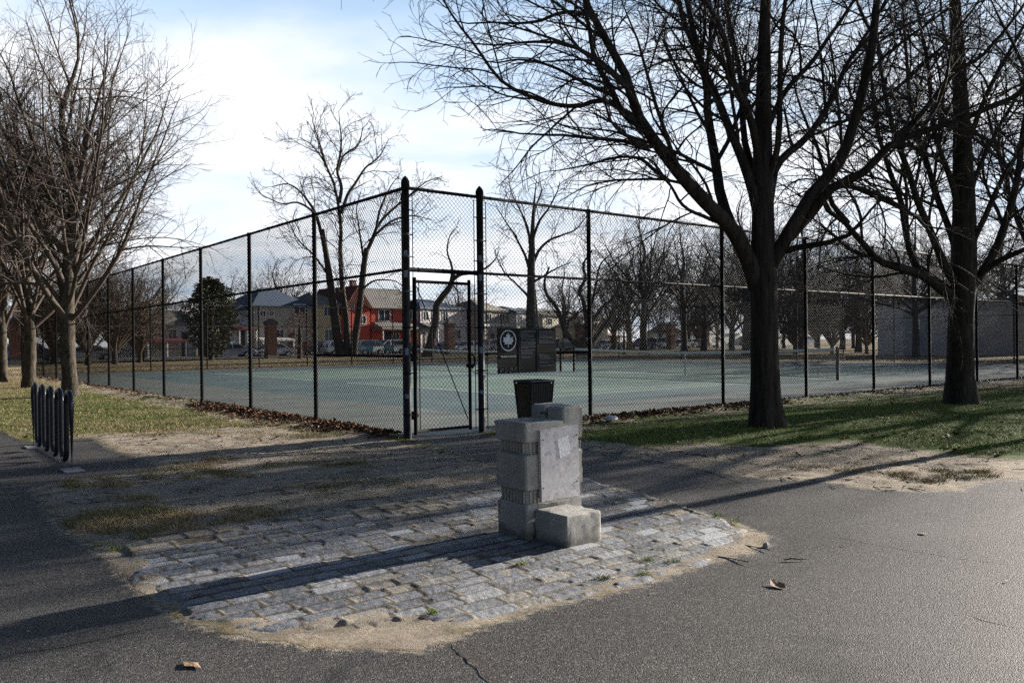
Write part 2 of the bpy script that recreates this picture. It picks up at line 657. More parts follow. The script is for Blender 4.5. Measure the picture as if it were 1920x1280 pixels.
# ------------------------------------------------------------------ cobbles
RW = np.array([RX, RY])
LW = np.array([LX, LY])
h = 0.010
ra = np.arange(0.95, 6.0, h)
la = np.arange(2.9, 6.75, h)
RA, LA = np.meshgrid(ra, la)
cxw, cyw = RA * RX + LA * LX, RA * RY + LA * LY
row_h = 0.132
lw = LA + 0.025 * fbm(RA * 0.8, LA * 0.8, 2, 51) + 0.010 * fbm(RA * 4, LA * 4, 2, 52)
row = np.floor(lw / row_h).astype(int)
fl = lw / row_h - row
h_id = np.zeros(RA.shape)
edge_d = np.zeros(RA.shape)
tilt = np.zeros(RA.shape)
base_h = np.zeros(RA.shape)
flat = np.zeros(RA.shape)
end_x = np.zeros(RA.shape)
joint = np.zeros(RA.shape)
r2 = np.random.default_rng(5)
for k in range(row.min(), row.max() + 1):
    m = row == k
    cuts = [0.6 + r2.uniform(0, 0.2)]
    while cuts[-1] < 6.3:
        cuts.append(cuts[-1] + r2.uniform(0.17, 0.31))
    cuts = np.array(cuts)
    xr = RA[m] + 0.012 * fbm(RA[m] * 6, LA[m] * 6 + k, 2, 61)
    i = np.clip(np.searchsorted(cuts, xr) - 1, 0, len(cuts) - 2)
    hv, tv, bv, fv = r2.random(len(cuts)), r2.uniform(-1, 1, (len(cuts), 2)), r2.uniform(-1, 1, len(cuts)), r2.random(len(cuts))
    ex = np.minimum(xr - cuts[i], cuts[i + 1] - xr)
    ey = np.minimum(fl[m], 1 - fl[m]) * row_h
    edge_d[m] = np.minimum(ex, ey) - 0.004 * r2.random()
    end_x[m] = ex
    h_id[m] = hv[i]
    tilt[m] = tv[i, 0] * (xr - (cuts[i] + cuts[i + 1]) / 2) * 0.025 + tv[i, 1] * (fl[m] - 0.5) * row_h * 0.08
    base_h[m] = bv[i] * 0.0045
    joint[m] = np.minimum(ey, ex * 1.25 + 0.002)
    flat[m] = fv[i]
prof = np.clip((edge_d - 0.003) / 0.026, 0, 1)
prof = np.sqrt(1 - (1 - prof) ** 2)
isflat = flat > 0.93
rn = 0.0035 * fbm(RA * 9, LA * 9, 3, 71, 0.6) + 0.0040 * fbm(RA * 34, LA * 34, 2, 75, 0.7)
stone_z = prof * (0.0120 + base_h + tilt) + np.where(isflat, 0.05, 1.0) * prof * rn
drift = fbm(RA * 1.1, LA * 1.1, 3, 81)
bury = 0.002 + 0.005 * drift + 0.026 * np.clip(drift - 0.16, 0, 0.5) + 0.010 * np.clip((LA - 5.7) / 0.6, 0, 1)
sd_c = sdf(COB, cxw, cyw) + 0.12 * fbm(cxw * 4, cyw * 4, 4, 91)
sand_z = 0.003 + bury + 0.0075 * np.exp(-(end_x / 0.020) ** 2) - 0.008 * np.exp(-(np.minimum(fl, 1 - fl) * row_h / 0.011) ** 2) + 0.003 * fbm(RA * 20, LA * 20, 3, 95) + np.clip(0.10 - sd_c, 0, 0.3) * 0.05
zc = np.maximum(stone_z, sand_z) - 0.008
def bilin(x, y):
    i = np.clip(np.searchsorted(gx, x) - 1, 0, len(gx) - 2)
    j = np.clip(np.searchsorted(gy, y) - 1, 0, len(gy) - 2)
    fx, fy = (x - gx[i]) / (gx[i + 1] - gx[i]), (y - gy[j]) / (gy[j + 1] - gy[j])
    return (ZZ[j, i] * (1 - fx) + ZZ[j, i + 1] * fx) * (1 - fy) + (ZZ[j + 1, i] * (1 - fx) + ZZ[j + 1, i + 1] * fx) * fy


kz = np.clip((sd_c + 0.01) / 0.07, 0, 1)
kz = kz * kz * (3 - 2 * kz)
sandm = np.clip((sand_z - stone_z) / 0.004 + 0.5, 0, 1)
zc = kz * zc + (1 - kz) * (bilin(cxw, cyw) - 0.003 - 0.03 * np.clip(0.02 - sd_c, 0, 0.2))
keep = sd_c > -0.10
ny, nx = RA.shape
vid = np.arange(nx * ny).reshape(ny, nx)
Qc = np.stack([vid[:-1, :-1], vid[:-1, 1:], vid[1:, 1:], vid[1:, :-1]], axis=-1).reshape(-1, 4)
Qc = Qc[keep.ravel()[Qc].all(axis=1)]
used, inv = np.unique(Qc, return_inverse=True)
cm_, nt, bs, lk = new_mat('granite_setts')
POS = nn(nt, 'ShaderNodeNewGeometry').outputs['Position']
A_id, A_sd, A_fl = attr('stone_id'), attr('sandy'), attr('flat_stone')
gran = mix(sstep(noise(90, 5, 0.8), 0.35, 0.65), (0.055, 0.060, 0.072), (0.27, 0.28, 0.30))
tint = ramp(A_id, [(0.0, (0.09, 0.097, 0.115)), (0.35, (0.155, 0.165, 0.19)), (0.7, (0.225, 0.235, 0.265)), (0.9, (0.34, 0.35, 0.37)), (1.0, (0.24, 0.22, 0.185))])
gran = mix(0.72, gran, tint)
gran = mix(sstep(A_fl, 0.925, 0.935), gran, mix(noise(8, 4), (0.28, 0.30, 0.33), (0.40, 0.42, 0.45)))
gran = mix(math_('MULTIPLY', sstep(noise(9, 7, 0.75), 0.56, 0.66), 0.8), gran, (0.24, 0.205, 0.16))
sand2 = ramp(noise(60, 6, 0.75), [(0.25, (0.18, 0.155, 0.125)), (0.55, (0.33, 0.29, 0.235)), (0.8, (0.46, 0.42, 0.35))])
sm = sstep(math_('ADD', A_sd, math_('MULTIPLY', math_('SUBTRACT', noise(40, 6, 0.8), 0.5), 1.2)), 0.25, 0.75)
dk = mix(sstep(noise(3.0, 6, 0.7), 0.45, 0.62), sand2, (0.10, 0.082, 0.060))
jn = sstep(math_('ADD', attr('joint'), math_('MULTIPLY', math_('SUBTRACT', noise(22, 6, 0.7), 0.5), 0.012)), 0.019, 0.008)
cobc = mix(sm, gran, dk)
cobc = mix(math_('MULTIPLY', jn, 0.72), cobc, (0.045, 0.037, 0.028))  # dark soil colour that also paints in the shade of the joints
lk.new(cobc, bs.inputs['Base Color'])
bs.inputs['Roughness'].default_value = 0.72
bs.inputs['Specular IOR Level'].default_value = 0.35
bp = nn(nt, 'ShaderNodeBump')
bp.inputs['Strength'].default_value = 0.8
bp.inputs['Distance'].default_value = 0.012
lk.new(noise(45, 6, 0.75), bp.inputs['Height'])
lk.new(bp.outputs[0], bs.inputs['Normal'])
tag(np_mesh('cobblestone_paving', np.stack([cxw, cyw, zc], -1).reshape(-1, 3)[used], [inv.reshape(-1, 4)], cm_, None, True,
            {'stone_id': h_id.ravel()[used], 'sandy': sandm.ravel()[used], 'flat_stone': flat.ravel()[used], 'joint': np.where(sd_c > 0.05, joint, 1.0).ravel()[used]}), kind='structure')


# cracks in the asphalt
def strip_mesh(name, lines, mat, z):
    V, T = [], []
    for pts, wd in lines:
        P = np.array([G(*p) for p in pts])
        n = max(8, int(np.hypot(*np.diff(P, axis=0).T).sum() / 0.03))
        t = np.linspace(0, len(P) - 1, n)
        X = np.interp(t, np.arange(len(P)), P[:, 0])
        Y = np.interp(t, np.arange(len(P)), P[:, 1])
        X = X + 0.018 * fbm(t * 9, t * 0 + wd * 900, 3, 4)
        Y = Y + 0.018 * fbm(t * 9, t * 0 + 9 + wd * 900, 3, 4)
        tx, ty = np.gradient(X), np.gradient(Y)
        L_ = np.hypot(tx, ty) + 1e-9
        ww = wd * (0.5 + 0.9 * rng.random(n)) * np.minimum(1, np.minimum(np.arange(n), np.arange(n)[::-1]) / 4 + 0.1)
        o = len(V)
        for i in range(n):
            V.append((X[i] - ty[i] / L_[i] * ww[i], Y[i] + tx[i] / L_[i] * ww[i], z))
            V.append((X[i] + ty[i] / L_[i] * ww[i], Y[i] - tx[i] / L_[i] * ww[i], z))
            if i:
                T.append((o + 2 * i - 2, o + 2 * i, o + 2 * i + 1, o + 2 * i - 1))
    return tag(np_mesh(name, V, [T], mat), kind='structure')


crack_m = M('crack_grit', (0.055, 0.047, 0.038), 0.95, 0.5, 30)
strip_mesh('asphalt_crack', [([(852, 1198), (875, 1222), (905, 1245), (935, 1285)], 0.006), ([(0, 1232), (60, 1215), (130, 1205), (330, 1165)], 0.008),
                             ([(1805, 1138), (1850, 1156), (1935, 1172)], 0.004), ([(1560, 1000), (1680, 1022), (1790, 1040), (1920, 1056)], 0.003),
                             ([(1130, 868), (1250, 873), (1330, 882), (1400, 905)], 0.008), ([(1260, 920), (1340, 905), (1460, 898)], 0.007)], crack_m, -0.003)

# ------------------------------------------------------------------ tennis courts
WR, WL = 39.62, 36.95
ctm, nt, bs, lk = new_mat('acrylic_court')
POS = nn(nt, 'ShaderNodeNewGeometry').outputs['Position']
tcO = nn(nt, 'ShaderNodeTexCoord').outputs['Object']
spx = nn(nt, 'ShaderNodeSeparateXYZ')
lk.new(tcO, spx.inputs[0])
ein = math_('MINIMUM', math_('MINIMUM', math_('SUBTRACT', spx.outputs[0], 3.0), math_('SUBTRACT', 34.0, spx.outputs[0])),
            math_('MINIMUM', math_('SUBTRACT', spx.outputs[1], 2.9), math_('SUBTRACT', 32.5, spx.outputs[1])))
insd = None
for lc in (10.5, 24.2):
    ax_ = math_('SUBTRACT', 11.93, math_('ABSOLUTE', math_('SUBTRACT', spx.outputs[0], 19.05), 0.0))
    ay_ = math_('SUBTRACT', 5.52, math_('ABSOLUTE', math_('SUBTRACT', spx.outputs[1], lc), 0.0))
    mn = math_('MINIMUM', ax_, ay_)
    insd = mn if insd is None else math_('MAXIMUM', insd, mn)
fade = sstep(noise(0.5, 7, 0.7), 0.35, 0.7)
inn = mix(fade, (0.085, 0.150, 0.120), (0.135, 0.205, 0.165))
sur = mix(fade, (0.045, 0.085, 0.090), (0.085, 0.130, 0.130))
grn = mix(sstep(insd, -0.01, 0.01), sur, inn)
grn = mix(math_('MULTIPLY', sstep(noise(4, 7, 0.75), 0.52, 0.72), 0.6), grn, (0.17, 0.20, 0.17))
grn = mix(math_('MULTIPLY', sstep(noise(1.3, 7, 0.7, None, 1.0), 0.60, 0.66), 0.5), grn, (0.05, 0.07, 0.065))
apr = mix(sstep(noise(0.8, 7, 0.7), 0.35, 0.7), (0.095, 0.112, 0.100), (0.165, 0.175, 0.150))
apr = mix(math_('MULTIPLY', sstep(noise(2.3, 7, 0.75, None, 1.0), 0.58, 0.66), 0.5), apr, (0.08, 0.08, 0.07))
lk.new(mix(sstep(math_('ADD', ein, math_('MULTIPLY', math_('SUBTRACT', noise(3, 5), 0.5), 0.3)), -0.02, 0.02), apr, grn), bs.inputs['Base Color'])
bs.inputs['Roughness'].default_value = 0.6
bp = nn(nt, 'ShaderNodeBump')
bp.inputs['Strength'].default_value = 0.5
bp.inputs['Distance'].default_value = 0.004
lk.new(noise(140, 3, 0.7), bp.inputs['Height'])
lk.new(bp.outputs[0], bs.inputs['Normal'])
mb = MB()
mb.box((0.0, 0.0, -0.3), (WR, WL, 0.0))
ct = tag(mb.build('tennis_court', ctm), kind='structure')
ct.location = (CX, CY, 0)
ct.rotation_euler = (0, 0, ROT)
mb = MB()
NETR = 19.05


def cline(a, b, c, d):
    mb.box((a, b, 0.003), (c, d, 0.0045))


for lc in (10.5, 24.2):
    for dl in (-5.485, -4.115, 4.115, 5.485):
        cline(NETR - 11.885, lc + dl - 0.03, NETR + 11.885, lc + dl + 0.03)
    for dr in (-11.885, 11.885):
        cline(NETR + dr - 0.05, lc - 5.455, NETR + dr + 0.05, lc + 5.455)
    for dr in (-6.4, 6.4):
        cline(NETR + dr - 0.03, lc - 4.085, NETR + dr + 0.03, lc + 4.085)
    cline(NETR - 6.37, lc - 0.03, NETR + 6.37, lc + 0.03)
lines = tag(mb.build('court_markings', M('line_paint', (0.46, 0.49, 0.47), 0.7, 0.3, 4)), kind='structure')
lines.location = ct.location
lines.rotation_euler = ct.rotation_euler

strip_mesh('court_crack', [([(330, 728), (450, 735), (560, 729), (700, 738)], 0.014), ([(620, 770), (690, 752), (740, 745), (860, 741)], 0.014), ([(1120, 752), (1200, 737), (1330, 733), (1420, 726)], 0.016), ([(1000, 712), (1080, 722), (1180, 720), (1260, 727)], 0.016)], M('court_crack_grit', (0.05, 0.05, 0.045), 0.9, 0.4, 8), 0.0022)
blackm = M('black_vinyl', (0.014, 0.014, 0.016), 0.5, 0.3, 30, 0.05, 80, 0.25)
postm = M('painted_post', (0.012, 0.012, 0.014), 0.75, 0.5, 14, 0.08, 60, 0.10)
whitem = M('white_canvas', (0.84, 0.86, 0.88), 0.8, 0.08, 5)
for i, lc in enumerate((10.5, 24.2)):
    root = empty('tennis_net', fp(NETR, lc), ROT)
    tag(root, ['tennis net with pale tape on the nearer court, right of the sign', 'farther tennis net seen through the gate, beyond the first net'][i], 'tennis net', 'nets on the tennis courts')
    for sgn in (-1, 1):
        mb = MB()
        mb.tube([(0, sgn * 6.4, 0), (0, sgn * 6.4, 1.08)], 0.055, 10)
        mb.tube([(0, sgn * 6.4, 1.08), (0, sgn * 6.4, 1.12)], [0.055, 0.02], 10)
        mb.build('net_post', postm, root, True)
    ys = np.linspace(-6.3, 6.3, 43)
    zt = 0.93 + 0.13 * (np.abs(ys) / 6.3) ** 1.5
    mb = MB()
    for y in np.arange(-6.3, 6.31, 0.045):
        z1 = 0.93 + 0.13 * (abs(y) / 6.3) ** 1.5
        mb.box((-0.002, y - 0.0026, 0.08), (0.002, y + 0.0026, z1))
    for f in np.linspace(0.02, 0.98, 20):
        mb.tube(np.stack([0 * ys, ys, 0.08 + (zt - 0.08) * f], -1), 0.0028, 3, False)
    mb.build('netting', blackm, root)
    mb = MB()
    for a, b in zip(range(42), range(1, 43)):
        mb.loft([[(-0.012, ys[k], zt[k] - 0.09), (0.012, ys[k], zt[k] - 0.09), (0.012, ys[k], zt[k]), (-0.012, ys[k], zt[k])] for k in (a, b)])
    mb.build('tape', whitem, root)
    MB().tube(np.stack([0 * ys, ys, 0.08 - 0.02 * np.cos(ys)], -1), 0.010, 5).build('bottom_cord', blackm, root)
    MB().box((-0.004, -0.03, 0.0), (0.004, 0.03, 0.945)).build('centre_strap', whitem, root)

# ------------------------------------------------------------------ chain link fences
FH, MIDZ = 3.66, 2.47
PANELS = {}


def panel_mesh(wd, ht):
    key = (round(wd, 2), round(ht, 2))
    if key not in PANELS:
        a = 0.0354
        nk, ns = int(wd / a), int(ht / a)
        k = np.arange(nk)[:, None]
        j = np.arange(ns + 1)[None, :]
        x = (k + ((j + k) % 2)) * a * wd / (nk * a + 1e-9)
        y = np.where((j + k) % 2 == 0, -0.003, 0.003) + 0 * x
        z = j * ht / ns + 0 * x
        P = np.stack([x, y, z], -1)
        V, Qp = tubes(P, np.full(P.shape[:2], 0.0038), 3)
        o = np_mesh('mesh_panel', V, [Qp], blackm)
        me = o.data
        bpy.data.objects.remove(o)
        PANELS[key] = me
    return PANELS[key]


def panel(parent, x, y, z, wd, ht, rz=0.0):
    o = link('mesh_panel', panel_mesh(wd, ht), parent)
    o.location = (x, y, z)
    o.rotation_euler = (0, 0, rz)
    return o


def line_post(parent, x, r=0.038, top=FH):
    mb = MB()
    mb.tube([(x, 0, -0.1), (x, 0, top - 0.03), (x, 0, top - 0.02), (x, 0, top + 0.03)], [r, r, r * 1.15, r * 1.1], 12)
    for z in np.arange(0.3, 3.6, 0.38):                       # tie wires
        mb.tube([(x - r * 1.05, -r * 0.9, z), (x, -r * 1.15, z + 0.006), (x + r * 1.05, -r * 0.9, z)], 0.004, 4)
    return mb.build('fence_post', postm, parent, True)


def rail(parent, x0, x1, z, r=0.022, name='rail'):
    mb = MB()
    mb.tube([(x0, 0, z), (x1, 0, z)], r, 10)
    for x in np.arange(x0 + 0.2, x1 - 0.1, 0.45):             # ties
        t = np.linspace(0, 2 * math.pi, 7)
        mb.tube(np.stack([x + 0.01 * t / 6, (r + 0.004) * np.cos(t), z + (r + 0.004) * np.sin(t)], -1), 0.004, 4, False)
    return mb.build(name, postm, parent, True)


def run(label, loc, rz, xs, first_post=True, brace=None):
    root = empty('chain_link_fence', loc, rz)
    tag(root, label, 'fence', 'fences around the tennis courts')
    for i, x in enumerate(xs):
        if i or first_post:
            line_post(root, x)
    for i in range(len(xs) - 1):
        panel(root, xs[i], 0.03, 0.03, xs[i + 1] - xs[i], FH - 0.03)
    rail(root, xs[0], xs[-1], FH, 0.025, 'top_rail')
    rail(root, xs[0], xs[-1], MIDZ, 0.022, 'mid_rail')
    MB().tube([(xs[0], 0.03, 0.05), (xs[-1], 0.03, 0.05)], 0.004, 5).build('tension_wire', blackm, root)
    if brace:
        rail(root, brace[0], brace[1], 1.20, 0.021, 'brace_rail')
    return root


ROTL = math.atan2(LY, LX)
# left run: x runs along L from the corner; mirror so that y>0 is inside the court
left_x = [0.0] + [3.079 * k for k in range(1, 13)]
fl_ = run('black chain link fence running back to the left from the tall gate post', fp(0, 0), ROTL, left_x, False, (0.05, 3.08))
right_x = [1.345, 3.70, 7.448] + [7.448 + 3.041 * k for k in range(1, 11)]
fr_ = run('black chain link fence running right from the gate behind the two dark trees', fp(0, 0), ROT, right_x, False, (1.4, 3.70))
run('farther black chain link fence at the back of the courts, before the houses', fp(0, WL), ROT, [3.048 * k for k in range(1, 14)], True)
run('farther black chain link fence at the right end of the courts, before the pale wall', fp(WR, 0), ROTL, [3.079 * k for k in range(0, 13)], True)


# terminal posts with caps and tension bands belong to the right run
def terminal(x, arms):
    r = 0.055
    mb = MB()
    mb.tube([(x, 0, -0.1), (x, 0, 3.66)], r, 16)
    p = mb.build('terminal_post', M('worn_black_post', (0.014, 0.015, 0.018), 0.55, 0.8, 9, 0.1, 50, 0.25), fr_, True)
    mb = MB()
    mb.tube([(x, 0, 3.65), (x, 0, 3.68), (x, 0, 3.76), (x, 0, 3.80), (x, 0, 3.835)], [r * 1.12, r * 1.18, r * 1.12, r * 0.7, r * 0.12], 16)
    mb.build('post_cap', postm, p, True)
    bandm = M('worn_band', (0.05, 0.06, 0.08), 0.45, 0.5, 30)
    for k, z in enumerate((0.35, 0.95, 1.62, 2.15, 2.66, 2.98, 3.34)):
        mb = MB()
        t = np.linspace(0, 2 * math.pi, 17)[:-1]
        hh = 0.014
        mb.loft([[(x + (r + 0.004) * math.cos(a), (r + 0.004) * math.sin(a), z + d) for a in t] for d in (-hh, hh)], False)
        for ax, ay in arms:
            mb.tube([(x + ax * r, ay * r, z), (x + ax * (r + 0.07), ay * (r + 0.07), z)], 0.009, 5)
        mb.build('tension_band', bandm if k in (3, 4, 5) else postm, p)
    for ax, ay in arms:
        MB().tube([(x + ax * 0.115, ay * 0.115, 0.05), (x + ax * 0.115, ay * 0.115, 3.6)], 0.007, 5).build('tension_bar', blackm, p)
    # worn stickers and scratches
    stm = M('worn_sticker', (0.17, 0.22, 0.30), 0.7, 0.4, 30)
    for z, hz in ((0.62, 0.03), (1.27, 0.05), (2.40, 0.05), (2.70, 0.045)):
        t = np.linspace(-0.5, 0.5, 6) - math.pi / 2 - ROT
        V = [(x + (r + 0.002) * math.cos(a), (r + 0.002) * math.sin(a), z + d) for d in (-hz, hz) for a in t]
        MB().add(V, [(i, i + 1, i + 7, i + 6) for i in range(5)]).build('sticker', stm, p)
    return p


terminal(0.0, [(1, 0), (0, 1)])
terminal(1.345, [(1, 0), (-1, 0)])
for x0, z, nm, r in ((0.0, FH, 'top_rail', 0.025), (0.0, MIDZ, 'mid_rail', 0.034)):
    rail(fr_, 0.0, 1.345, z, r, nm)
panel(fr_, 0.1, 0.0, MIDZ, 1.15, FH - MIDZ)

# gate
gate = empty('metal_gate', fp(0.135, 0.0), ROT + rad(2.5))
tag(gate, 'narrow chain link gate with a diagonal brace rod, between two capped posts', 'gate')
mb = MB()
gw, g0, g1 = 1.02, 0.09, 2.30
for x in (0.0, gw):
    mb.tube([(x, 0, g0 - 0.05), (x, 0, g1 + 0.06)], 0.026 if x else 0.03, 12)
mb.tube([(0, 0, g1), (gw, 0, g1)], 0.024, 12)
mb.tube([(0, 0, g0), (gw, 0, g0)], 0.022, 12)
mb.build('gate_frame', postm, gate, True)
panel(gate, 0.04, 0, g0, 0.94, g1 - g0)
MB().tube([(0.03, -0.02, g1 - 0.08), (0.35, -0.025, 1.5), (gw - 0.06, -0.02, g0 + 0.12)], 0.008, 6).build('brace_rod', blackm, gate)
MB().tube([(0.08, 0, g0), (0.08, 0, g1)], 0.007, 5).build('tension_bar', blackm, gate)
for z in (0.33, 1.18, 1.95):
    MB().tube([(-0.14, 0, z), (0.035, 0, z)], 0.028, 8).tube([(-0.05, 0, z - 0.06), (-0.05, 0, z + 0.06)], 0.025, 8).build('hinge', postm, gate)
mb = MB()
mb.box((gw - 0.04, -0.05, 1.0), (gw + 0.05, 0.05, 1.06), 0.008)
t = np.linspace(-1.4, 1.4, 9)
mb.tube(np.stack([gw + 0.03 + 0.07 * np.cos(t), 0 * t, 1.10 + 0.11 * np.sin(t)], -1), 0.012, 6)
mb.build('latch', postm, gate)
mb = MB()
for k in range(9):
    a = np.linspace(0, 2 * math.pi, 9)
    cxk = gw + 0.02 + 0.022 * k
    czk = 0.955 - 0.05 * math.sin(k / 8 * math.pi)
    q = np.stack([cxk + 0.017 * np.cos(a), (0.009 * np.sin(a) if k % 2 else 0 * a) - 0.03, czk + (0 * a if k % 2 else 0.009 * np.sin(a))], -1)
    mb.tube(q, 0.003, 4, False)
mb.build('chain', M('steel_chain', (0.25, 0.25, 0.26), 0.4, 0.3, 40, 0.1, 60, 0.5, 0.8), gate)

# ------------------------------------------------------------------ rules sign
sg = empty('park_sign', fp(1.62, -0.05), ROT)
tag(sg, 'black park rules sign with white leaf emblem, hung on the fence by the gate', 'sign')
sw, s0, s1 = 1.24, 0.89, 1.615
signm = M('black_sign', (0.010, 0.012, 0.013), 0.7, 0.3, 3, 0.02, 20, 0.15)
lett = M('sign_lettering', (0.50, 0.56, 0.66), 0.6, 0.1, 10, 0)
MB().box((0, -0.012, s0), (sw, 0.0, s1), 0.004).build('board', signm, sg)
mb = MB()
for x in (0.44, 0.83):
    mb.box((x, -0.0145, s0 + 0.01), (x + 0.004, -0.0125, s1 - 0.01))
mb.box((0.01, -0.0145, 1.20), (0.44, -0.0125, 1.203))
mb.box((0.01, -0.0145, 0.985), (0.44, -0.0125, 0.988))
mb.box((0.834, -0.0145, 1.215), (sw - 0.01, -0.0125, 1.218))
mb.build('divider', M('sign_rule', (0.05, 0.055, 0.06), 0.5, 0.1, 10, 0), sg)
ex, ez, er = 0.215, 1.415, 0.165
t = np.linspace(0, 2 * math.pi, 49)[:-1]
V, Qd = [], []
for i, a in enumerate(t):
    for rr_ in (er * 0.90, er):
        V.append((ex + rr_ * math.cos(a), -0.016, ez + rr_ * 1.02 * math.sin(a)))
for i in range(48):
    j = (i + 1) % 48
    Qd.append((2 * i, 2 * i + 1, 2 * j + 1, 2 * j))
MB().add(V, Qd).build('emblem_ring', lett, sg)
half = [(0, 1.0), (0.12, 0.72), (0.16, 0.66), (0.36, 0.78), (0.30, 0.30), (0.36, 0.24), (0.50, 0.42), (0.58, 0.36), (0.86, 0.40), (0.76, 0.14), (0.80, 0.06), (0.96, -0.06), (0.58, -0.34), (0.62, -0.56), (0.30, -0.50), (0.06, -0.54), (0.045, -0.92), (0, -0.92)]
out = [(x, z) for x, z in half] + [(-x, z) for x, z in half[::-1]]
V = [(ex, -0.017, ez + 0.0)] + [(ex + 0.118 * x, -0.017, ez + 0.005 + 0.125 * z) for x, z in out]
n = len(out)
MB().add(V, (), [(0, 1 + i, 1 + (i + 1) % n) for i in range(n)]).build('leaf_emblem', lett, sg)


def text_mesh(body, size, loc, parent, mat, name):
    cu = bpy.data.curves.new('txt', 'FONT')
    cu.body = body
    cu.size = size
    cu.align_x = 'CENTER'
    cu.extrude = 0.0008
    cu.offset = size * 0.012
    ob = bpy.data.objects.new('txt', cu)
    COL.objects.link(ob)
    bpy.context.view_layer.update()
    me = bpy.data.meshes.new_from_object(ob.evaluated_get(bpy.context.evaluated_depsgraph_get()))
    bpy.data.objects.remove(ob)
    me.materials.clear()
    me.materials.append(mat)
    o = link(name, me, parent)
    o.location = loc
    o.rotation_euler = (rad(90), 0, 0)
    return o


text_mesh('TENNIS COURTS', 0.042, (0.215, -0.0145, 1.145), sg, lett, 'title')
dim = M('sign_small_print', (0.13, 0.15, 0.19), 0.6, 0.2, 60, 0)
mb = MB()
r3 = random.Random(4)


def para(x0, x1, z0, z1, gap=0.020):
    z = z0
    while z > z1:
        x, xe = x0, x1 - r3.random() ** 2 * (x1 - x0) * 0.7
        while x < xe:
            wl = r3.uniform(0.012, 0.045)
            mb.box((x, -0.0142, z - 0.0065), (min(x + wl, xe), -0.0126, z + 0.002))
            x += wl + 0.007
        z -= gap if r3.random() > 0.15 else gap * 1.9


para(0.475, 0.80, 1.57, 1.13)
para(0.865, 1.20, 1.57, 1.36)
para(0.865, 1.20, 1.18, 0.95)
mb.build('small_print', dim, sg)
for k in range(4):
    mb = MB()
    cxk = 0.075 + 0.095 * k
    a = np.linspace(0, 2 * math.pi, 21)
    mb.tube(np.stack([cxk + 0.033 * np.cos(a), 0 * a - 0.0145, 0.937 + 0.033 * np.sin(a)], -1), 0.0025, 4, False)
    mb.box((cxk - 0.012, -0.0142, 0.932), (cxk + 0.014, -0.0126, 0.942))
    mb.tube([(cxk - 0.022, -0.0145, 0.958), (cxk + 0.022, -0.0145, 0.914)], 0.002, 4)
    mb.build('prohibition_icon', dim, sg)

# ------------------------------------------------------------------ litter bin
bn = empty('litter_bin', (0.335, 12.72, 0.0), ROT - rad(4))
tag(bn, 'black tapered slatted litter bin below the sign, behind the stone fountain', 'litter bin')
binm = M('bin_steel', (0.012, 0.013, 0.018), 0.4, 0.4, 12, 0.05, 50, 0.45)


def bw(z):
    return 0.162 + 0.055 * z / 0.78


mb = MB()
mb.box((-0.15, -0.15, 0.0), (0.15, 0.15, 0.05), 0.01)
mb.build('base', binm, bn)
for sx, sy in ((0, -1), (1, 0), (0, 1), (-1, 0)):
    mb = MB()
    for k in range(9):
        f = (k - 4) / 4.55
        for z0, z1 in ((0.05, 0.74),):
            pts = []
            for z in (z0, z1):
                b = bw(z)
                pts.append((sx * b + (f * b if sx == 0 else 0), sy * b + (f * b if sy == 0 else 0), z))
            wv = 0.0175
            V = []
            for p in pts:
                for d, e in ((-wv, -1), (wv, -1), (wv, 1), (-wv, 1)):
                    V.append((p[0] + (d if sx == 0 else e * 0.003), p[1] + (d if sy == 0 else e * 0.003), p[2]))
            mb.loft([V[:4], V[4:]])
    for z in (0.12, 0.40, 0.66):
        b = bw(z) - 0.008
        p0 = (sx * b - (b if sx == 0 else 0), sy * b - (b if sy == 0 else 0), z)
        p1 = (sx * b + (b if sx == 0 else 0), sy * b + (b if sy == 0 else 0), z)
        mb.tube([p0, p1], 0.008, 5)
    mb.build('slat_panel', binm, bn)
rim_m = M('bin_rim', (0.03, 0.036, 0.055), 0.42, 0.4, 12, 0.05, 50, 0.45)
for sx, sy in ((-1, -1), (1, -1), (1, 1), (-1, 1)):
    MB().tube([(sx * bw(0.02), sy * bw(0.02), 0.02), (sx * bw(0.78), sy * bw(0.78), 0.78)], 0.017, 8).build('corner_post', rim_m, bn, True)
b = bw(0.78) + 0.008
MB().tube([(-b, -b, .78), (b, -b, .78)], 0.018, 8).tube([(b, -b, .78), (b, b, .78)], 0.018, 8).tube([(b, b, .78), (-b, b, .78)], 0.018, 8).tube([(-b, b, .78), (-b, -b, .78)], 0.018, 8).build('rim', rim_m, bn)
MB().loft([[(sx * 0.135, sy * 0.135, 0.06) for sx, sy in ((-1, -1), (1, -1), (1, 1), (-1, 1))], [(sx * 0.19, sy * 0.19, 0.765) for sx, sy in ((-1, -1), (1, -1), (1, 1), (-1, 1))]]).build('liner', M('bin_liner', (0.008, 0.008, 0.009), 0.35, 0.3, 5), bn)

# ------------------------------------------------------------------ drinking fountain
ftm, nt, bs, lk = new_mat('weathered_concrete')
tcO = nn(nt, 'ShaderNodeTexCoord').outputs['Object']
POS = tcO
cbase = ramp(noise(3.2, 8, 0.68), [(0.28, (0.25, 0.24, 0.215)), (0.5, (0.45, 0.435, 0.40)), (0.75, (0.60, 0.58, 0.54))])
agg = ramp(noise(150, 3, 0.8), [(0.3, (0.13, 0.12, 0.105)), (0.6, (0.36, 0.345, 0.32)), (0.8, (0.52, 0.50, 0.47))])
cbase = mix(0.42, cbase, agg)
cbase = mix(math_('MULTIPLY', sstep(noise(1.8, 7, 0.7, None, 0.8), 0.52, 0.70), 0.75), cbase, (0.10, 0.095, 0.082))
spz = nn(nt, 'ShaderNodeSeparateXYZ')
lk.new(tcO, spz.inputs[0])
mps = nn(nt, 'ShaderNodeMapping')
mps.inputs['Scale'].default_value = (16, 16, 1.2)
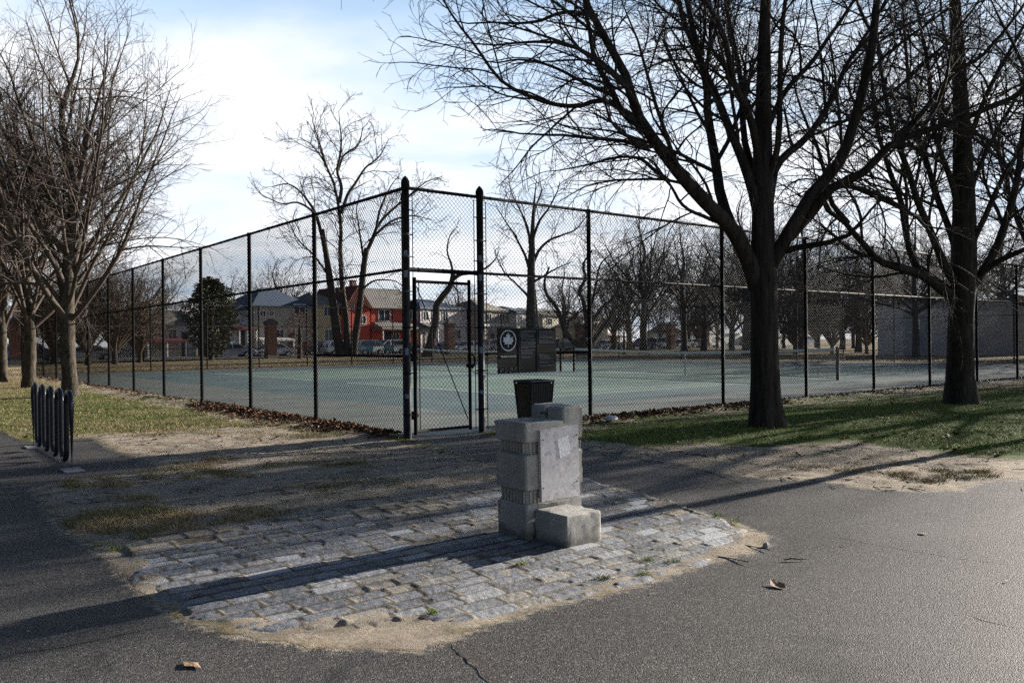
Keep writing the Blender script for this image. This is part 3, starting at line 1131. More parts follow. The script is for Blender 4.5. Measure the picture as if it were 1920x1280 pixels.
lk.new(tcO, mps.inputs['Vector'])
strk = sstep(noise(1.0, 6, 0.7, mps.outputs[0]), 0.56, 0.72)
cbase = mix(math_('MULTIPLY', strk, 0.55), cbase, (0.13, 0.12, 0.10))
cbase = mix(math_('MULTIPLY', sstep(noise(6, 6, 0.7, None, 0.5), 0.62, 0.68), 0.6), cbase, (0.58, 0.57, 0.55))
moss = math_('MULTIPLY', sstep(math_('ADD', spz.outputs[2], math_('MULTIPLY', math_('SUBTRACT', noise(9, 6, 0.7), 0.5), 0.25)), 0.10, 0.02), 0.65)
cbase = mix(moss, cbase, (0.09, 0.085, 0.055))
lk.new(cbase, bs.inputs['Base Color'])
bs.inputs['Roughness'].default_value = 0.9
bs.inputs['Specular IOR Level'].default_value = 0.25
bp = nn(nt, 'ShaderNodeBump')
bp.inputs['Strength'].default_value = 0.55
bp.inputs['Distance'].default_value = 0.006
lk.new(math_('ADD', noise(120, 4, 0.8), math_('MULTIPLY', noise(25, 5, 0.7), 0.8)), bp.inputs['Height'])
lk.new(bp.outputs[0], bs.inputs['Normal'])

ft = empty('drinking_fountain', (*G(988, 1013), 0.0), ROT)
tag(ft, 'weathered concrete drinking fountain with a fluted pillar and a step, standing on cobbles', 'drinking fountain')
W1, W2 = 0.53, 0.33              # along R, along L


def cring(d, z, c=0.012):
    x0, y0, x1, y1 = -d, -d, W1 + d, W2 + d
    return [(x0 + c, y0, z), (x1 - c, y0, z), (x1, y0 + c, z), (x1, y1 - c, z), (x1 - c, y1, z), (x0 + c, y1, z), (x0, y1 - c, z), (x0, y0 + c, z)]


def flutes(z0, z1, d):
    mb = MB()
    mb.loft([cring(d - 0.012, z0), cring(d - 0.012, z1)], False)
    for n_, axis_ in ((13, 0), (8, 1)):
        Lq = W1 if axis_ == 0 else W2
        for side in (0, 1):
            for k in range(n_):
                c = 0.025 + (Lq - 0.05) * (k + 0.5) / n_
                hw = (Lq - 0.05) / n_ * 0.30
                pts = []
                for z in (z0 + 0.003, z1 - 0.003):
                    if axis_ == 0:
                        y = -d if side == 0 else W2 + d
                        s_ = 1 if side == 0 else -1
                        pts.append([(c - hw, y + s_ * 0.013, z), (c - hw * 0.5, y, z), (c + hw * 0.5, y, z), (c + hw, y + s_ * 0.013, z)])
                    else:
                        x = -d if side == 0 else W1 + d
                        s_ = 1 if side == 0 else -1
                        pts.append([(x + s_ * 0.013, c - hw, z), (x, c - hw * 0.5, z), (x, c + hw * 0.5, z), (x + s_ * 0.013, c + hw, z)])
                mb.loft(pts)
    return mb


mb = MB()
mb.loft([cring(0.006, -0.04), cring(0.006, 0.235), cring(-0.004, 0.25)])
mb.build('plinth', ftm, ft)
flutes(0.25, 0.345, -0.004).build('lower_fluting', ftm, ft)
MB().loft([cring(-0.004, 0.343), cring(0.012, 0.352), cring(0.012, 0.590), cring(-0.004, 0.602)]).build('shaft', ftm, ft)
flutes(0.602, 0.684, -0.004).build('upper_fluting', ftm, ft)
# bowl block with a basin, and the raised back block
XB = 0.345
mb = MB()
mb.loft([cring(-0.004, 0.682), cring(0.014, 0.692), cring(0.016, 0.80)], False)
x0, y0, x1, y1, c = -0.016, -0.016, W1 + 0.016, W2 + 0.016, 0.012
nb = 24
ang = np.linspace(0, 2 * math.pi, nb + 1)[:-1]
bcx, bcy, brx, bry = 0.165, W2 / 2, 0.135, 0.125


def sq(a, hx, hy):
    ca, sa = math.cos(a), math.sin(a)
    m_ = max(abs(ca), abs(sa))
    return ca / m_ * hx, sa / m_ * hy


rings = []
oy = (y1 - y0) / 2
rings.append([(x0 + (XB - x0) / 2 + sq(a, (XB - x0) / 2, oy)[0], (y0 + y1) / 2 + sq(a, (XB - x0) / 2, oy)[1], 0.80) for a in ang])
rings.append([(x0 + (XB - x0) / 2 + sq(a, (XB - x0) / 2, oy)[0], (y0 + y1) / 2 + sq(a, (XB - x0) / 2, oy)[1], 0.818) for a in ang])
rings.append([(x0 + (XB - x0) / 2 + sq(a, (XB - x0) / 2 - 0.012, oy - 0.012)[0], (y0 + y1) / 2 + sq(a, (XB - x0) / 2 - 0.012, oy - 0.012)[1], 0.828) for a in ang])
for f, z in ((1.0, 0.826), (0.95, 0.81), (0.8, 0.785), (0.5, 0.77), (0.05, 0.765)):
    rings.append([(bcx + brx * f * math.cos(a), bcy + bry * f * math.sin(a), z) for a in ang])
mb.loft(rings, False)
mb.build('bowl', ftm, ft, False)
mb = MB()
for a, b in ((y0, W2 * 0.52), (W2 * 0.56, y1)):
    mb.box((XB - (0.0 if a < 0.1 else 0.006), a, 0.795), (x1 + (0 if a < 0.1 else -0.004), b, 0.917 + (0 if a < .1 else 0.008)), 0.012)
mb.box((XB + 0.03, W2 * 0.5, 0.795), (x1 - 0.01, W2 * 0.58, 0.90))
mb.build('back_block', ftm, ft)
MB().tube([(XB + 0.03, W2 * 0.54, 0.85), (XB - 0.02, W2 * 0.54, 0.872), (XB - 0.05, W2 * 0.54, 0.862)], 0.009, 8).build('spout', M('spout_brass', (0.20, 0.17, 0.12), 0.4, 0.3, 30, 0.1, 40, 0.5, 0.8), ft, True)
def weather(o, amp=0.003, seg=0.022, ang=30):
    bm = bmesh.new()
    bm.from_mesh(o.data)
    bmesh.ops.remove_doubles(bm, verts=bm.verts, dist=0.0004)
    for _ in range(4):
        es = [e for e in bm.edges if e.calc_length() > seg * 1.6]
        if not es:
            break
        bmesh.ops.subdivide_edges(bm, edges=es, cuts=1, use_grid_fill=True)
    bm.normal_update()
    from mathutils import noise as mn
    for v in bm.verts:
        q = v.co * 22
        n_ = mn.noise(q) * .6 + mn.noise(q * 2.7) * .4
        sharp = max((e.calc_face_angle(0) for e in v.link_edges), default=0)
        chip = max(0.0, mn.noise(v.co * 13 + Vector((5, 3, 1))) - 0.12) * (2.6 if sharp > .5 else .25)
        v.co -= v.normal * (amp * (n_ + .3) + amp * 1.5 * chip)
    bm.to_mesh(o.data)
    bm.free()
    o.data.shade_smooth()
    o.data.set_sharp_from_angle(angle=rad(ang))


for o_ in ft.children:
    if o_.name.split('.')[0] in ('plinth', 'shaft', 'bowl', 'back_block'):
        weather(o_)
# access plate on the face, with faded graffiti, and a torn paper on it
plm, nt, bs, lk = new_mat('faded_painted_plate')
POS = nn(nt, 'ShaderNodeTexCoord').outputs['Object']
pc = mix(sstep(noise(9, 6, 0.65, None, 1.5), 0.45, 0.62), (0.56, 0.54, 0.54), (0.70, 0.67, 0.67))
pc = mix(math_('MULTIPLY', sstep(noise(10, 7, 0.7, None, 3.0), 0.53, 0.64), 0.85), pc, (0.30, 0.25, 0.31))
pc = mix(math_('MULTIPLY', sstep(noise(15, 6, 0.7, None, 2.5), 0.58, 0.66), 0.75), pc, (0.50, 0.27, 0.25))
pc = mix(math_('MULTIPLY', sstep(noise(40, 6, 0.8), 0.64, 0.72), 0.8), pc, (0.10, 0.09, 0.09))
lk.new(pc, bs.inputs['Base Color'])
bs.inputs['Roughness'].default_value = 0.6
mb = MB()
mb.loft([[(0.108, -0.040, 0.262), (0.482, -0.034, 0.262), (0.482, -0.014, 0.262), (0.108, -0.014, 0.262)], [(0.100, -0.040, 0.770), (0.470, -0.034, 0.782), (0.470, -0.014, 0.782), (0.100, -0.014, 0.770)]])
pl = mb.build('access_plate', plm, ft)
mb = MB()


def py_(x, e):
    return -0.040 + 0.006 * (x - 0.104) / 0.372 - e


mb.loft([[(x, py_(x, e), z) for x, z in ((0.286, 0.555), (0.392, 0.580), (0.365, 0.715), (0.345, 0.708), (0.262, 0.692))] for e in (0.0, 0.0018)])
mb.build('torn_paper', M('paper_scrap', (0.88, 0.87, 0.86), 0.85, 0.15, 14), pl)
mb = MB()
for z in (0.36, 0.70):
    mb.tube([(0.125, -0.0385, z), (0.125, -0.0415, z)], 0.006, 8)
    mb.tube([(0.455, -0.034, z + 0.01), (0.455, -0.0365, z + 0.01)], 0.006, 8)
mb.build('bolt', M('rusty_bolt', (0.12, 0.075, 0.05), 0.7, 0.4, 60), pl)
# conduit stubs on the right-hand edge
mb = MB()
mb.box((W1 + 0.010, 0.02, 0.25), (W1 + 0.022, 0.10, 0.66), 0.004)
mb.build('side_rib', ftm, ft)
# step block, worn corners
mb = MB()
sx0, sx1, sy0, sy1, sz = 0.055, 0.392, -0.355, -0.012, 0.216
rings = []
for dz, ins in ((-0.04, 0.0), (0.0, 0.0), (sz - 0.022, 0.002), (sz - 0.008, 0.007), (sz, 0.020)):
    pts = []
    for qx, qy in ((sx0, sy0), (sx1, sy0), (sx1, sy1), (sx0, sy1)):
        for k in range(4):
            a0 = {(sx0, sy0): 180, (sx1, sy0): 270, (sx1, sy1): 0, (sx0, sy1): 90}[(qx, qy)] + 30 * k
            rr_ = 0.022
            ccx = qx + (rr_ if qx == sx0 else -rr_)
            ccy = qy + (rr_ if qy == sy0 else -rr_)
            jx = 0.003 * math.sin(17 * k + 9 * dz * 10)
            pts.append((ccx + (rr_ - ins + jx) * math.cos(rad(a0)), ccy + (rr_ - ins + jx) * math.sin(rad(a0)), dz if dz < sz else sz))
    rings.append(pts)
mb.loft(rings)
weather(mb.build('step', ftm, ft, False), 0.0035)

# ------------------------------------------------------------------ bike rack
b0, b1 = np.array(G(135, 880)), np.array(G(63, 837))
blen = float(np.hypot(*(b1 - b0)))
rk = empty('bike_rack', (b0[0], b0[1], -0.01), math.atan2(b1[1] - b0[1], b1[0] - b0[0]))
tag(rk, 'dark wave shaped bike rack of bent tube on the asphalt pad', 'bike rack')
sp = blen / 9
pts = [(0, 0, 0.0)]
r_b = sp / 2
top, bot = 0.885 - r_b, 0.075 + r_b
for i in range(9):
    xc = sp * (i + 0.5)
    upw = i % 2 == 0
    for k in range(0, 13):
        a = math.pi - math.pi * k / 12
        pts.append((xc + r_b * math.cos(a), 0, (top + r_b * math.sin(a)) if upw else (bot - r_b * math.sin(a))))
pts.append((blen, 0, 0.0))
MB().tube(pts, 0.030, 14).build('bent_tube', M('rack_paint', (0.013, 0.015, 0.022), 0.33, 0.4, 18, 0.06, 60, 0.5), rk, True)
for x in (0, blen):
    MB().box((x - 0.16, -0.10, 0.0), (x + 0.16, 0.10, 0.014), 0.003).build('flange', M('galvanised_plate', (0.30, 0.31, 0.33), 0.55, 0.3, 20, 0.1, 40, 0.4, 0.3), rk)

#@@TREES
# ------------------------------------------------------------------ trees
GROWN = []


def unit(a):
    return a / (np.linalg.norm(a, axis=-1, keepdims=True) + 1e-9)


def resample(pts, n):
    P = np.asarray(pts, float)
    P4 = np.vstack([2 * P[0] - P[1], P, 2 * P[-1] - P[-2]])
    out = []
    for i in range(1, len(P4) - 2):
        for t in np.linspace(0, 1, 8, endpoint=False):
            a, b, c, d = P4[i - 1:i + 3]
            out.append(0.5 * (2 * b + (c - a) * t + (2 * a - 5 * b + 4 * c - d) * t * t + (3 * b - a - 3 * c + d) * t ** 3))
    out.append(P[-1])
    out = np.array(out)
    s = np.concatenate([[0], np.cumsum(np.linalg.norm(np.diff(out, axis=0), axis=1))])
    q = np.linspace(0, s[-1], n)
    return np.stack([np.interp(q, s, out[:, k]) for k in range(3)], -1)


def grow(P, R, per_m, t0, t1, a0, a1, ratio, npts, trop, wig, r, rk=0.62, rmin=0.0025, lmax=9.0, taper=0.55, lmin=0.15, flat=0.0):
    """children along every parent polyline; returns polylines, radii"""
    N, n, _ = P.shape
    seg = np.linalg.norm(np.diff(P, axis=1), axis=2)
    Ls = seg.sum(axis=1)
    cnt = np.maximum(1, np.round(Ls * (t1 - t0) * per_m + r.uniform(-0.4, 0.4, N)).astype(int))
    idx = np.repeat(np.arange(N), cnt)
    jj = np.concatenate([np.arange(c) for c in cnt])
    t = t0 + (t1 - t0) * (jj + r.random(len(idx))) / cnt[idx]
    f = t * (n - 1)
    i = np.minimum(f.astype(int), n - 2)
    w_ = (f - i)[:, None]
    pos = P[idx, i] * (1 - w_) + P[idx, i + 1] * w_
    tan = unit(P[idx, i + 1] - P[idx, i])
    pr = R[idx, i] * (1 - w_[:, 0]) + R[idx, i + 1] * w_[:, 0]
    az = jj * 2.4 + r.uniform(0, 6.28, N)[idx] + r.uniform(-0.5, 0.5, len(idx))
    ref = np.where(np.abs(tan[:, 2:3]) < 0.8, np.array([[0, 0, 1.0]]), np.array([[1.0, 0, 0]]))
    A = unit(np.cross(tan, ref))
    B = np.cross(tan, A)
    ang = r.uniform(a0, a1, len(idx))[:, None]
    d = np.cos(ang) * tan + np.sin(ang) * (np.cos(az)[:, None] * A + (1 - flat) * np.sin(az)[:, None] * B)
    d = unit(d)
    ln = np.clip(Ls[idx] * ratio * (1.0 - taper * t) * r.uniform(0.65, 1.25, len(idx)), lmin, lmax)
    step = (ln / (npts - 1))[:, None]
    out = np.empty((len(idx), npts, 3))
    out[:, 0] = pos
    up = np.array([[0, 0, 1.0]])
    cv = r.normal(0, wig * 0.8, d.shape)
    for k in range(1, npts):
        d = unit(d + cv + r.normal(0, wig * 0.8, d.shape) + trop * up)
        out[:, k] = out[:, k - 1] + d * step
    r0 = np.minimum(pr * rk, 0.0035 + 0.011 * ln)
    r0 = np.maximum(r0, rmin * 1.1)
    s = np.linspace(0, 1, npts)[None, :]
    GROWN.append(len(idx))
    return out, r0[:, None] * (1 - s) ** 0.8 * 0.92 + rmin * s + 0.08 * r0[:, None] * (1 - s)


barkm = M('dark_bark', (0.046, 0.040, 0.036), 0.95, 0.7, 14, 1.0, 34, 0.1, stretch=(1, 1, 0.16))
twigm = M('dark_twig', (0.050, 0.043, 0.040), 0.85, 0.3, 5, 0, 30, 0.2)
barkl = M('grey_brown_bark', (0.068, 0.058, 0.046), 0.95, 0.75, 12, 1.0, 34, 0.1, stretch=(1, 1, 0.35))
twigl = M('brown_twig', (0.074, 0.059, 0.051), 0.8, 0.35, 2, 0, 30, 0.2)
twigf = M('far_twig', (0.060, 0.051, 0.047), 0.85, 0.3, 2, 0, 30, 0.2)
barkf = M('far_bark', (0.055, 0.047, 0.041), 0.9, 0.4, 5, 0.5, 12, 0.15, stretch=(1, 1, 0.3))


def trunk_mesh(root, pts, rr_, mat, k=28, flare=0.30, name='trunk'):
    P = resample(pts, 22)
    R = np.interp(np.linspace(0, 1, 22), np.linspace(0, 1, len(rr_)), rr_)
    hh = P[:, 2] - P[0, 2]
    V, Qt = tubes(P[None], R[None], k)
    # root flare with lobes, and a slightly uneven girth
    V = V.reshape(22, k, 3)
    th = np.arange(k) * 2 * np.pi / k
    lob = 1 + 0.45 * np.sin(3 * th + 0.7) + 0.3 * np.sin(5 * th)
    for i in range(22):
        c = P[i]
        f = 1 + flare * math.exp(-hh[i] / 0.16) * lob + 0.04 * np.sin(2 * th + hh[i] * 1.3) + 0.022 * np.sin(7 * th + hh[i] * 4) + 0.016 * np.sin(12 * th + hh[i] * 2.3)
        V[i] = c + (V[i] - c) * f[:, None]
    V[0, :, 2] -= 0.12
    return np_mesh(name, V.reshape(-1, 3), [Qt], mat, root, True), P, R


def limb_mesh(root, P, R, mat, k=10):
    V, Qt = tubes(P[None], R[None], k)
    return np_mesh('limb', V, [Qt], mat, root, True)


def crown_mesh(root, levels, mat):
    Vs, Qs, o = [], [], 0
    for P, R, k in levels:
        V, Qt = tubes(P, R, k)
        Vs.append(V)
        Qs.append(Qt + o)
        o += len(V)
    return np_mesh('crown', np.concatenate(Vs), [np.concatenate(Qs)], mat, root, True)


def stackp(lst, n):
    return np.stack([resample(p, n) for p, _ in lst]), np.stack([np.interp(np.linspace(0, 1, n) ** 1.0, [0, 1], r_) for _, r_ in lst])


def traced_tree(name, base, Y, trunk_px, tr, limbs, seed, mats, lv=(1.5, 2.6, 4.2, 6.5), twist=0.10, up=(0.02, 0.03, 0.02), cam_near=True, rmin=0.0026, ls=1.0):
    """limbs: (pixel polyline, depth change at the end, radius at start, radius at end)"""
    r = np.random.default_rng(seed)
    bx, by = base
    root = empty(name, (bx, by, 0))
    off = np.array([bx, by, 0.0])
    tp = [np.array(P3(u, v, Y)) - off for u, v in trunk_px]
    tp[0][2] = 0.0
    trunk_mesh(root, tp, tr, mats[0])
    L0 = []
    for px, dY, ra_, rb_ in limbs:
        n = len(px)
        pts = [np.array(P3(u, v, Y + dY * (i / (n - 1)) ** 1.1)) - off for i, (u, v) in enumerate(px)]
        L0.append((pts, (ra_, rb_)))
    P0, R0 = stackp(L0, 20)
    P0[:, 2:-1] += np.cumsum(r.normal(0, 0.012, P0[:, 2:-1].shape), axis=1) * 0.6
    for i in range(len(P0)):
        limb_mesh(root, P0[i], R0[i], mats[0], 10)
    P1, R1 = grow(P0, R0, lv[0], 0.22, 1.0, 0.45, 0.95, 0.55, 10, up[0], twist, r, 0.55, rmin * 1.8, 4.4, lmin=0.8 * ls)
    P2, R2 = grow(P1, R1, lv[1], 0.10, 1.0, 0.38, 0.88, 0.62, 8, up[1], twist * 1.1, r, 0.62, rmin * 1.3, 2.6, lmin=0.5 * ls)
    P3_, R3 = grow(P2, R2, lv[2], 0.10, 1.0, 0.35, 0.82, 0.64, 6, up[2], twist * 1.2, r, 0.65, rmin, 1.4 * ls, lmin=0.35 * ls)
    lvls = [(P1, R1, 6), (P2, R2, 4), (P3_, R3, 3)]
    if lv[3]:
        P4, R4 = grow(P3_, R3, lv[3], 0.15, 1.0, 0.35, 0.78, 0.62, 4, up[2], twist * 1.3, r, 0.7, rmin, 0.6 * ls, lmin=0.16 * ls)
        lvls.append((P4, R4, 3))
    crown_mesh(root, lvls, mats[1])
    return root


def vase_tree(name, loc, seed, mats, ht=11.0, fork=2.3, tr=0.22, nl=13, lean=(0.25, 0.95), llen=(0.62, 0.8), lv=(1.7, 2.6, 4.0, 0), rmin=0.003, trop=0.055, wig=0.07, rot=0.0, leader=True, ratios=(0.46, 0.58, 0.62), kk=(8, 5, 4, 3), lr=(0.30, 0.55)):
    r = np.random.default_rng(seed)
    root = empty(name, (loc[0], loc[1], 0), rot)
    top = ht * 0.93 if leader else fork * 1.25
    tp = [np.array([0, 0, 0.0])]
    n = 7
    for i in range(1, n):
        z = top * i / (n - 1)
        tp.append(np.array([r.normal(0, 0.022 * z), r.normal(0, 0.022 * z), z]))
    trr = [tr] + [tr * (0.92 if z_ < fork else max(0.06, 0.9 * (1 - (z_ - fork) / (top - fork + 0.4)) ** 1.1)) for z_ in [p[2] for p in tp[1:]]]
    _, TP, TR = trunk_mesh(root, tp, trr, mats[0], 14)
    m = nl
    z0 = np.sort(fork * 0.92 + (ht * 0.42 - fork * 0.92) * r.random(m) ** 1.5) if leader else fork * (0.85 + 0.35 * r.random(m))
    az = np.arange(m) * 2.4 + r.uniform(-0.4, 0.4, m)
    frac = (z0 - z0.min()) / (np.ptp(z0) + 1e-6)
    an = lean[1] - (lean[1] - lean[0]) * (0.25 * frac + 0.75 * r.random(m))
    ln = (ht - z0) * r.uniform(llen[0], llen[1], m) / np.maximum(0.55, np.cos(an) ** 0.35)
    pos = np.stack([np.interp(z0, TP[:, 2], TP[:, 0]), np.interp(z0, TP[:, 2], TP[:, 1]), z0], -1)
    d = np.stack([np.sin(an) * np.cos(az), np.sin(an) * np.sin(az), np.cos(an)], -1)
    P0 = np.empty((m, 16, 3))
    P0[:, 0] = pos
    for k in range(1, 16):
        d = unit(d + r.normal(0, wig * 0.6, d.shape) + trop * np.array([[0, 0, 1.0]]))
        P0[:, k] = P0[:, k - 1] + d * (ln / 15)[:, None]
    r0 = tr * r.uniform(*lr, m)
    s = np.linspace(0, 1, 16)[None, :]
    R0 = r0[:, None] * (1 - s) ** 0.9 + 0.008
    lead = resample(TP[TP[:, 2] > fork * 1.1], 16)[None]
    if leader:
        P0 = np.concatenate([P0, lead])
        R0 = np.concatenate([R0, np.interp(lead[0, :, 2], TP[:, 2], TR)[None]])
    P1, R1 = grow(P0, R0, lv[0], 0.15, 1.0, 0.45, 1.0, ratios[0], 9, trop * 0.9, wig, r, 0.55, rmin * 1.8, 3.6, 0.5, 0.7)
    P2, R2 = grow(P1, R1, lv[1], 0.12, 1.0, 0.45, 1.0, ratios[1], 6, trop * 0.7, wig * 1.2, r, 0.62, rmin * 1.3, 2.2, 0.5, 0.45)
    P3_, R3 = grow(P2, R2, lv[2], 0.12, 1.0, 0.45, 0.95, ratios[2], 4, trop * 0.5, wig * 1.2, r, 0.7, rmin, 1.2, 0.5, 0.3)
    lvl = [(P1, R1, kk[1]), (P2, R2, kk[2]), (P3_, R3, kk[3])]
    if lv[3]:
        P4, R4 = grow(P3_, R3, lv[3], 0.2, 1.0, 0.4, 0.9, 0.6, 3, trop * 0.4, wig, r, 0.7, rmin, 0.6, 0.5, 0.16)
        lvl.append((P4, R4, 3))
    crown_mesh(root, [(P0[:m], R0[:m], kk[0])] + lvl, mats[1])
    return root


DK = (barkm, twigm)
T1Y = G(1435, 800)[1]
t1 = traced_tree('tree', G(1435, 800), T1Y, [(1436, 800), (1434, 700), (1433, 600), (1431, 520), (1431, 440), (1430, 330), (1431, 200), (1433, 90), (1436, -20), (1440, -200)],
    [0.245, 0.225, 0.218, 0.215, 0.175, 0.155, 0.135, 0.115, 0.10, 0.08, 0.06, 0.045], [
    ([(1420, 540), (1408, 500), (1380, 440), (1352, 408), (1298, 352), (1255, 300), (1225, 255), (1200, 212), (1178, 141), (1153, 94), (1116, 27), (1080, -60), (1060, -160)], -1.6, .140, .022),
    ([(1232, 268), (1200, 238), (1167, 215), (1142, 165), (1112, 112), (1096, 44), (1075, -60)], -0.5, .065, .018),
    ([(1190, 222), (1150, 195), (1125, 190), (1073, 203), (1005, 190), (938, 155), (888, 91), (848, 37), (824, -5), (800, -60)], -2.4, .045, .008),
    ([(1215, 278), (1170, 268), (1120, 264), (1056, 257), (1000, 254), (960, 250), (905, 245)], -1.5, .035, .006),
    ([(1255, 340), (1225, 318), (1195, 298), (1150, 297), (1100, 312), (1050, 320), (1010, 325)], 1.6, .035, .006),
    ([(1408, 500), (1390, 470), (1368, 420), (1351, 370), (1340, 300), (1325, 215), (1321, 141), (1298, 77), (1274, 10), (1262, -80), (1240, -180)], 1.5, .10, .022),
    ([(1425, 420), (1404, 329), (1374, 262), (1340, 181), (1310, 117), (1287, 20), (1270, -70), (1230, -170)], -0.8, .085, .02),
    ([(1418, 360), (1395, 250), (1390, 150), (1370, 60), (1352, -40), (1340, -150)], 2.0, .06, .015),
    ([(1428, 320), (1405, 220), (1376, 160), (1350, 60), (1320, 0), (1280, -50), (1220, -90)], -2.2, .07, .012),
    ([(1445, 500), (1460, 470), (1488, 423), (1522, 369), (1576, 312), (1602, 249), (1629, 161), (1646, 84), (1653, 17), (1660, -90), (1650, -200)], -0.9, .115, .028),
    ([(1480, 445), (1520, 400), (1559, 353), (1616, 326), (1676, 269), (1750, 242), (1817, 222), (1918, 178), (1990, 130), (2060, 100)], -2.4, .085, .016),
    ([(1676, 269), (1733, 208), (1790, 138), (1850, 100), (1915, 20), (1960, -60)], -1.2, .05, .012),
    ([(1442, 380), (1452, 320), (1471, 292), (1515, 255), (1560, 190), (1590, 120), (1640, 40), (1680, -50)], 1.8, .075, .016),
    ([(1440, 340), (1455, 280), (1462, 200), (1461, 100), (1466, 0), (1470, -130)], -1.2, .055, .02),
    ([(1434, 250), (1470, 180), (1520, 120), (1570, 50), (1620, -30), (1660, -120)], 0.8, .05, .015),
    ([(1470, 470), (1510, 462), (1545, 455), (1585, 443), (1605, 432), (1625, 408), (1660, 370)], -1.6, .055, .012),
    ([(1365, 420), (1330, 410), (1290, 392), (1262, 360), (1240, 330), (1215, 300), (1170, 296)], -2.6, .035, .006),
    ([(1120, 30), (1060, 25), (1000, 45), (940, 50), (880, 52), (835, 45)], -1.2, .035, .006),
    ([(1150, 180), (1090, 150), (1030, 120), (975, 112), (930, 118), (880, 100)], 0.9, .035, .006),
    ], 11, DK, lv=(3.0, 4.0, 4.6, 4.6), twist=0.10, up=(-0.012, -0.006, 0.0))
tag(t1, 'large dark bare tree with a thick leftward limb, nearest the fountain on the right', 'tree', 'bare trees in a row before the right fence')

T2Y = G(1800, 755)[1]
t2 = traced_tree('tree', G(1800, 755), T2Y, [(1800, 755), (1800, 680), (1802, 600), (1806, 540), (1808, 440), (1806, 330), (1803, 230), (1798, 120), (1790, 0), (1786, -140)],
    [0.28, 0.26, 0.25, 0.25, 0.215, 0.19, 0.165, 0.14, 0.12, 0.09, 0.07], [
    ([(1800, 580), (1782, 556), (1740, 520), (1690, 500), (1650, 486), (1615, 450), (1580, 410), (1550, 388), (1535, 330)], -1.2, .125, .025),
    ([(1590, 418), (1560, 380), (1548, 330), (1530, 270), (1500, 200), (1480, 120)], -1.0, .06, .012),
    ([(1797, 560), (1760, 530), (1718, 500), (1702, 450), (1690, 380), (1664, 310), (1640, 230), (1632, 150), (1610, 60)], 1.5, .09, .02),
    ([(1800, 540), (1770, 500), (1750, 450), (1720, 380), (1700, 320), (1668, 230), (1650, 130), (1640, 20)], -1.5, .09, .02),
    ([(1803, 520), (1788, 450), (1760, 370), (1735, 290), (1708, 200), (1700, 100), (1690, -20)], 1.0, .08, .02),
    ([(1806, 420), (1780, 330), (1752, 250), (1742, 150), (1725, 40), (1700, -60)], -1.0, .07, .02),
    ([(1812, 560), (1835, 520), (1858, 484), (1880, 430), (1905, 340), (1918, 250), (1940, 120), (1955, 0)], 0.6, .10, .025),
    ([(1840, 512), (1872, 490), (1905, 476), (1950, 455), (2010, 430), (2060, 380)], -1.5, .07, .015),
    ([(1812, 470), (1850, 400), (1885, 330), (1930, 260), (1980, 170)], -1.4, .07, .016),
    ([(1810, 400), (1835, 320), (1870, 240), (1915, 160), (1965, 60)], 1.6, .06, .016),
    ([(1803, 300), (1840, 200), (1880, 110), (1930, 20), (1980, -80)], -0.5, .06, .016),
    ([(1800, 250), (1790, 150), (1770, 60), (1760, -60)], 1.4, .05, .015),
    ([(1760, 525), (1700, 512), (1640, 520), (1580, 515), (1530, 500)], 1.6, .04, .008),
    ([(1650, 484), (1600, 470), (1540, 420), (1500, 390), (1460, 380)], 1.3, .045, .01),
    ], 23, DK, lv=(3.0, 3.9, 4.4, 4.2), twist=0.10, up=(-0.005, 0.0, 0.0))
tag(t2, 'dark bare tree with low spreading limbs, right of the largest tree', 'tree', 'bare trees in a row before the right fence')

# more trees to the right, mostly out of the frame; their shade falls into it
t3 = copy_tree(t2)
t3.location = (15.2, 21.7, 0)
t3.rotation_euler = (0, 0, 2.1)
tag(t3, 'dark bare tree at the right edge whose branches enter the frame, farther back', 'tree', 'bare trees in a row before the right fence')
t5 = vase_tree('tree', (20.6, 23.2), 37, DK, ht=14.5, fork=6.4, tr=.20, nl=10, lean=(.35, 1.2), lv=(1.2, 1.8, 2.2, 0), rmin=.004, lr=(.22, .4))  # added out of view, forked high to shade the cobbles but not the lawn
tag(t5, 'tall dark bare tree added outside the right edge to shade the cobbles', 'tree', 'bare trees in a row before the right fence')
t4 = vase_tree('tree', (9.1, 12.5), 31, DK, ht=9.0, fork=4.2, tr=.11, nl=9, lean=(.3, .9), lv=(1.4, 2.0, 2.6, 0), rmin=.003)
tag(t4, 'slender dark bare tree just beyond the right edge, seen by its shade', 'tree', 'bare trees in a row before the right fence')

LT = (barkl, twigl)
a1 = vase_tree('tree', G(132, 743), 5, LT, ht=12.6, fork=2.2, tr=0.205, nl=20, lean=(0.10, 1.05), llen=(0.52, 0.74), lv=(2.2, 3.1, 3.8, 3.4), trop=0.04, rmin=0.0026, lr=(.2, .42), wig=.085)
tag(a1, 'sunlit bare tree nearest the bike rack, right of two others by the left fence', 'tree', 'bare trees in a row by the left fence')
for (u, v), rz, sc, lab in (((54, 726), 2.2, 0.95, 'forked bare tree between the leftmost trunk and the tree nearest the bike rack'),
                            ((4, 716), 4.1, 0.95, 'bare tree whose leaning trunk stands cut by the left edge'),
                            ((-95, 712), 5.3, 1.0, 'bare tree out of frame at the far left, crown filling the left edge')):
    c = copy_tree(a1)
    x, y = G(u, v)
    c.location = (x, y, 0)
    c.rotation_euler = (0, 0, rz)
    c.scale = (sc, sc, sc)
    tag(c, lab, 'tree', 'bare trees in a row by the left fence')
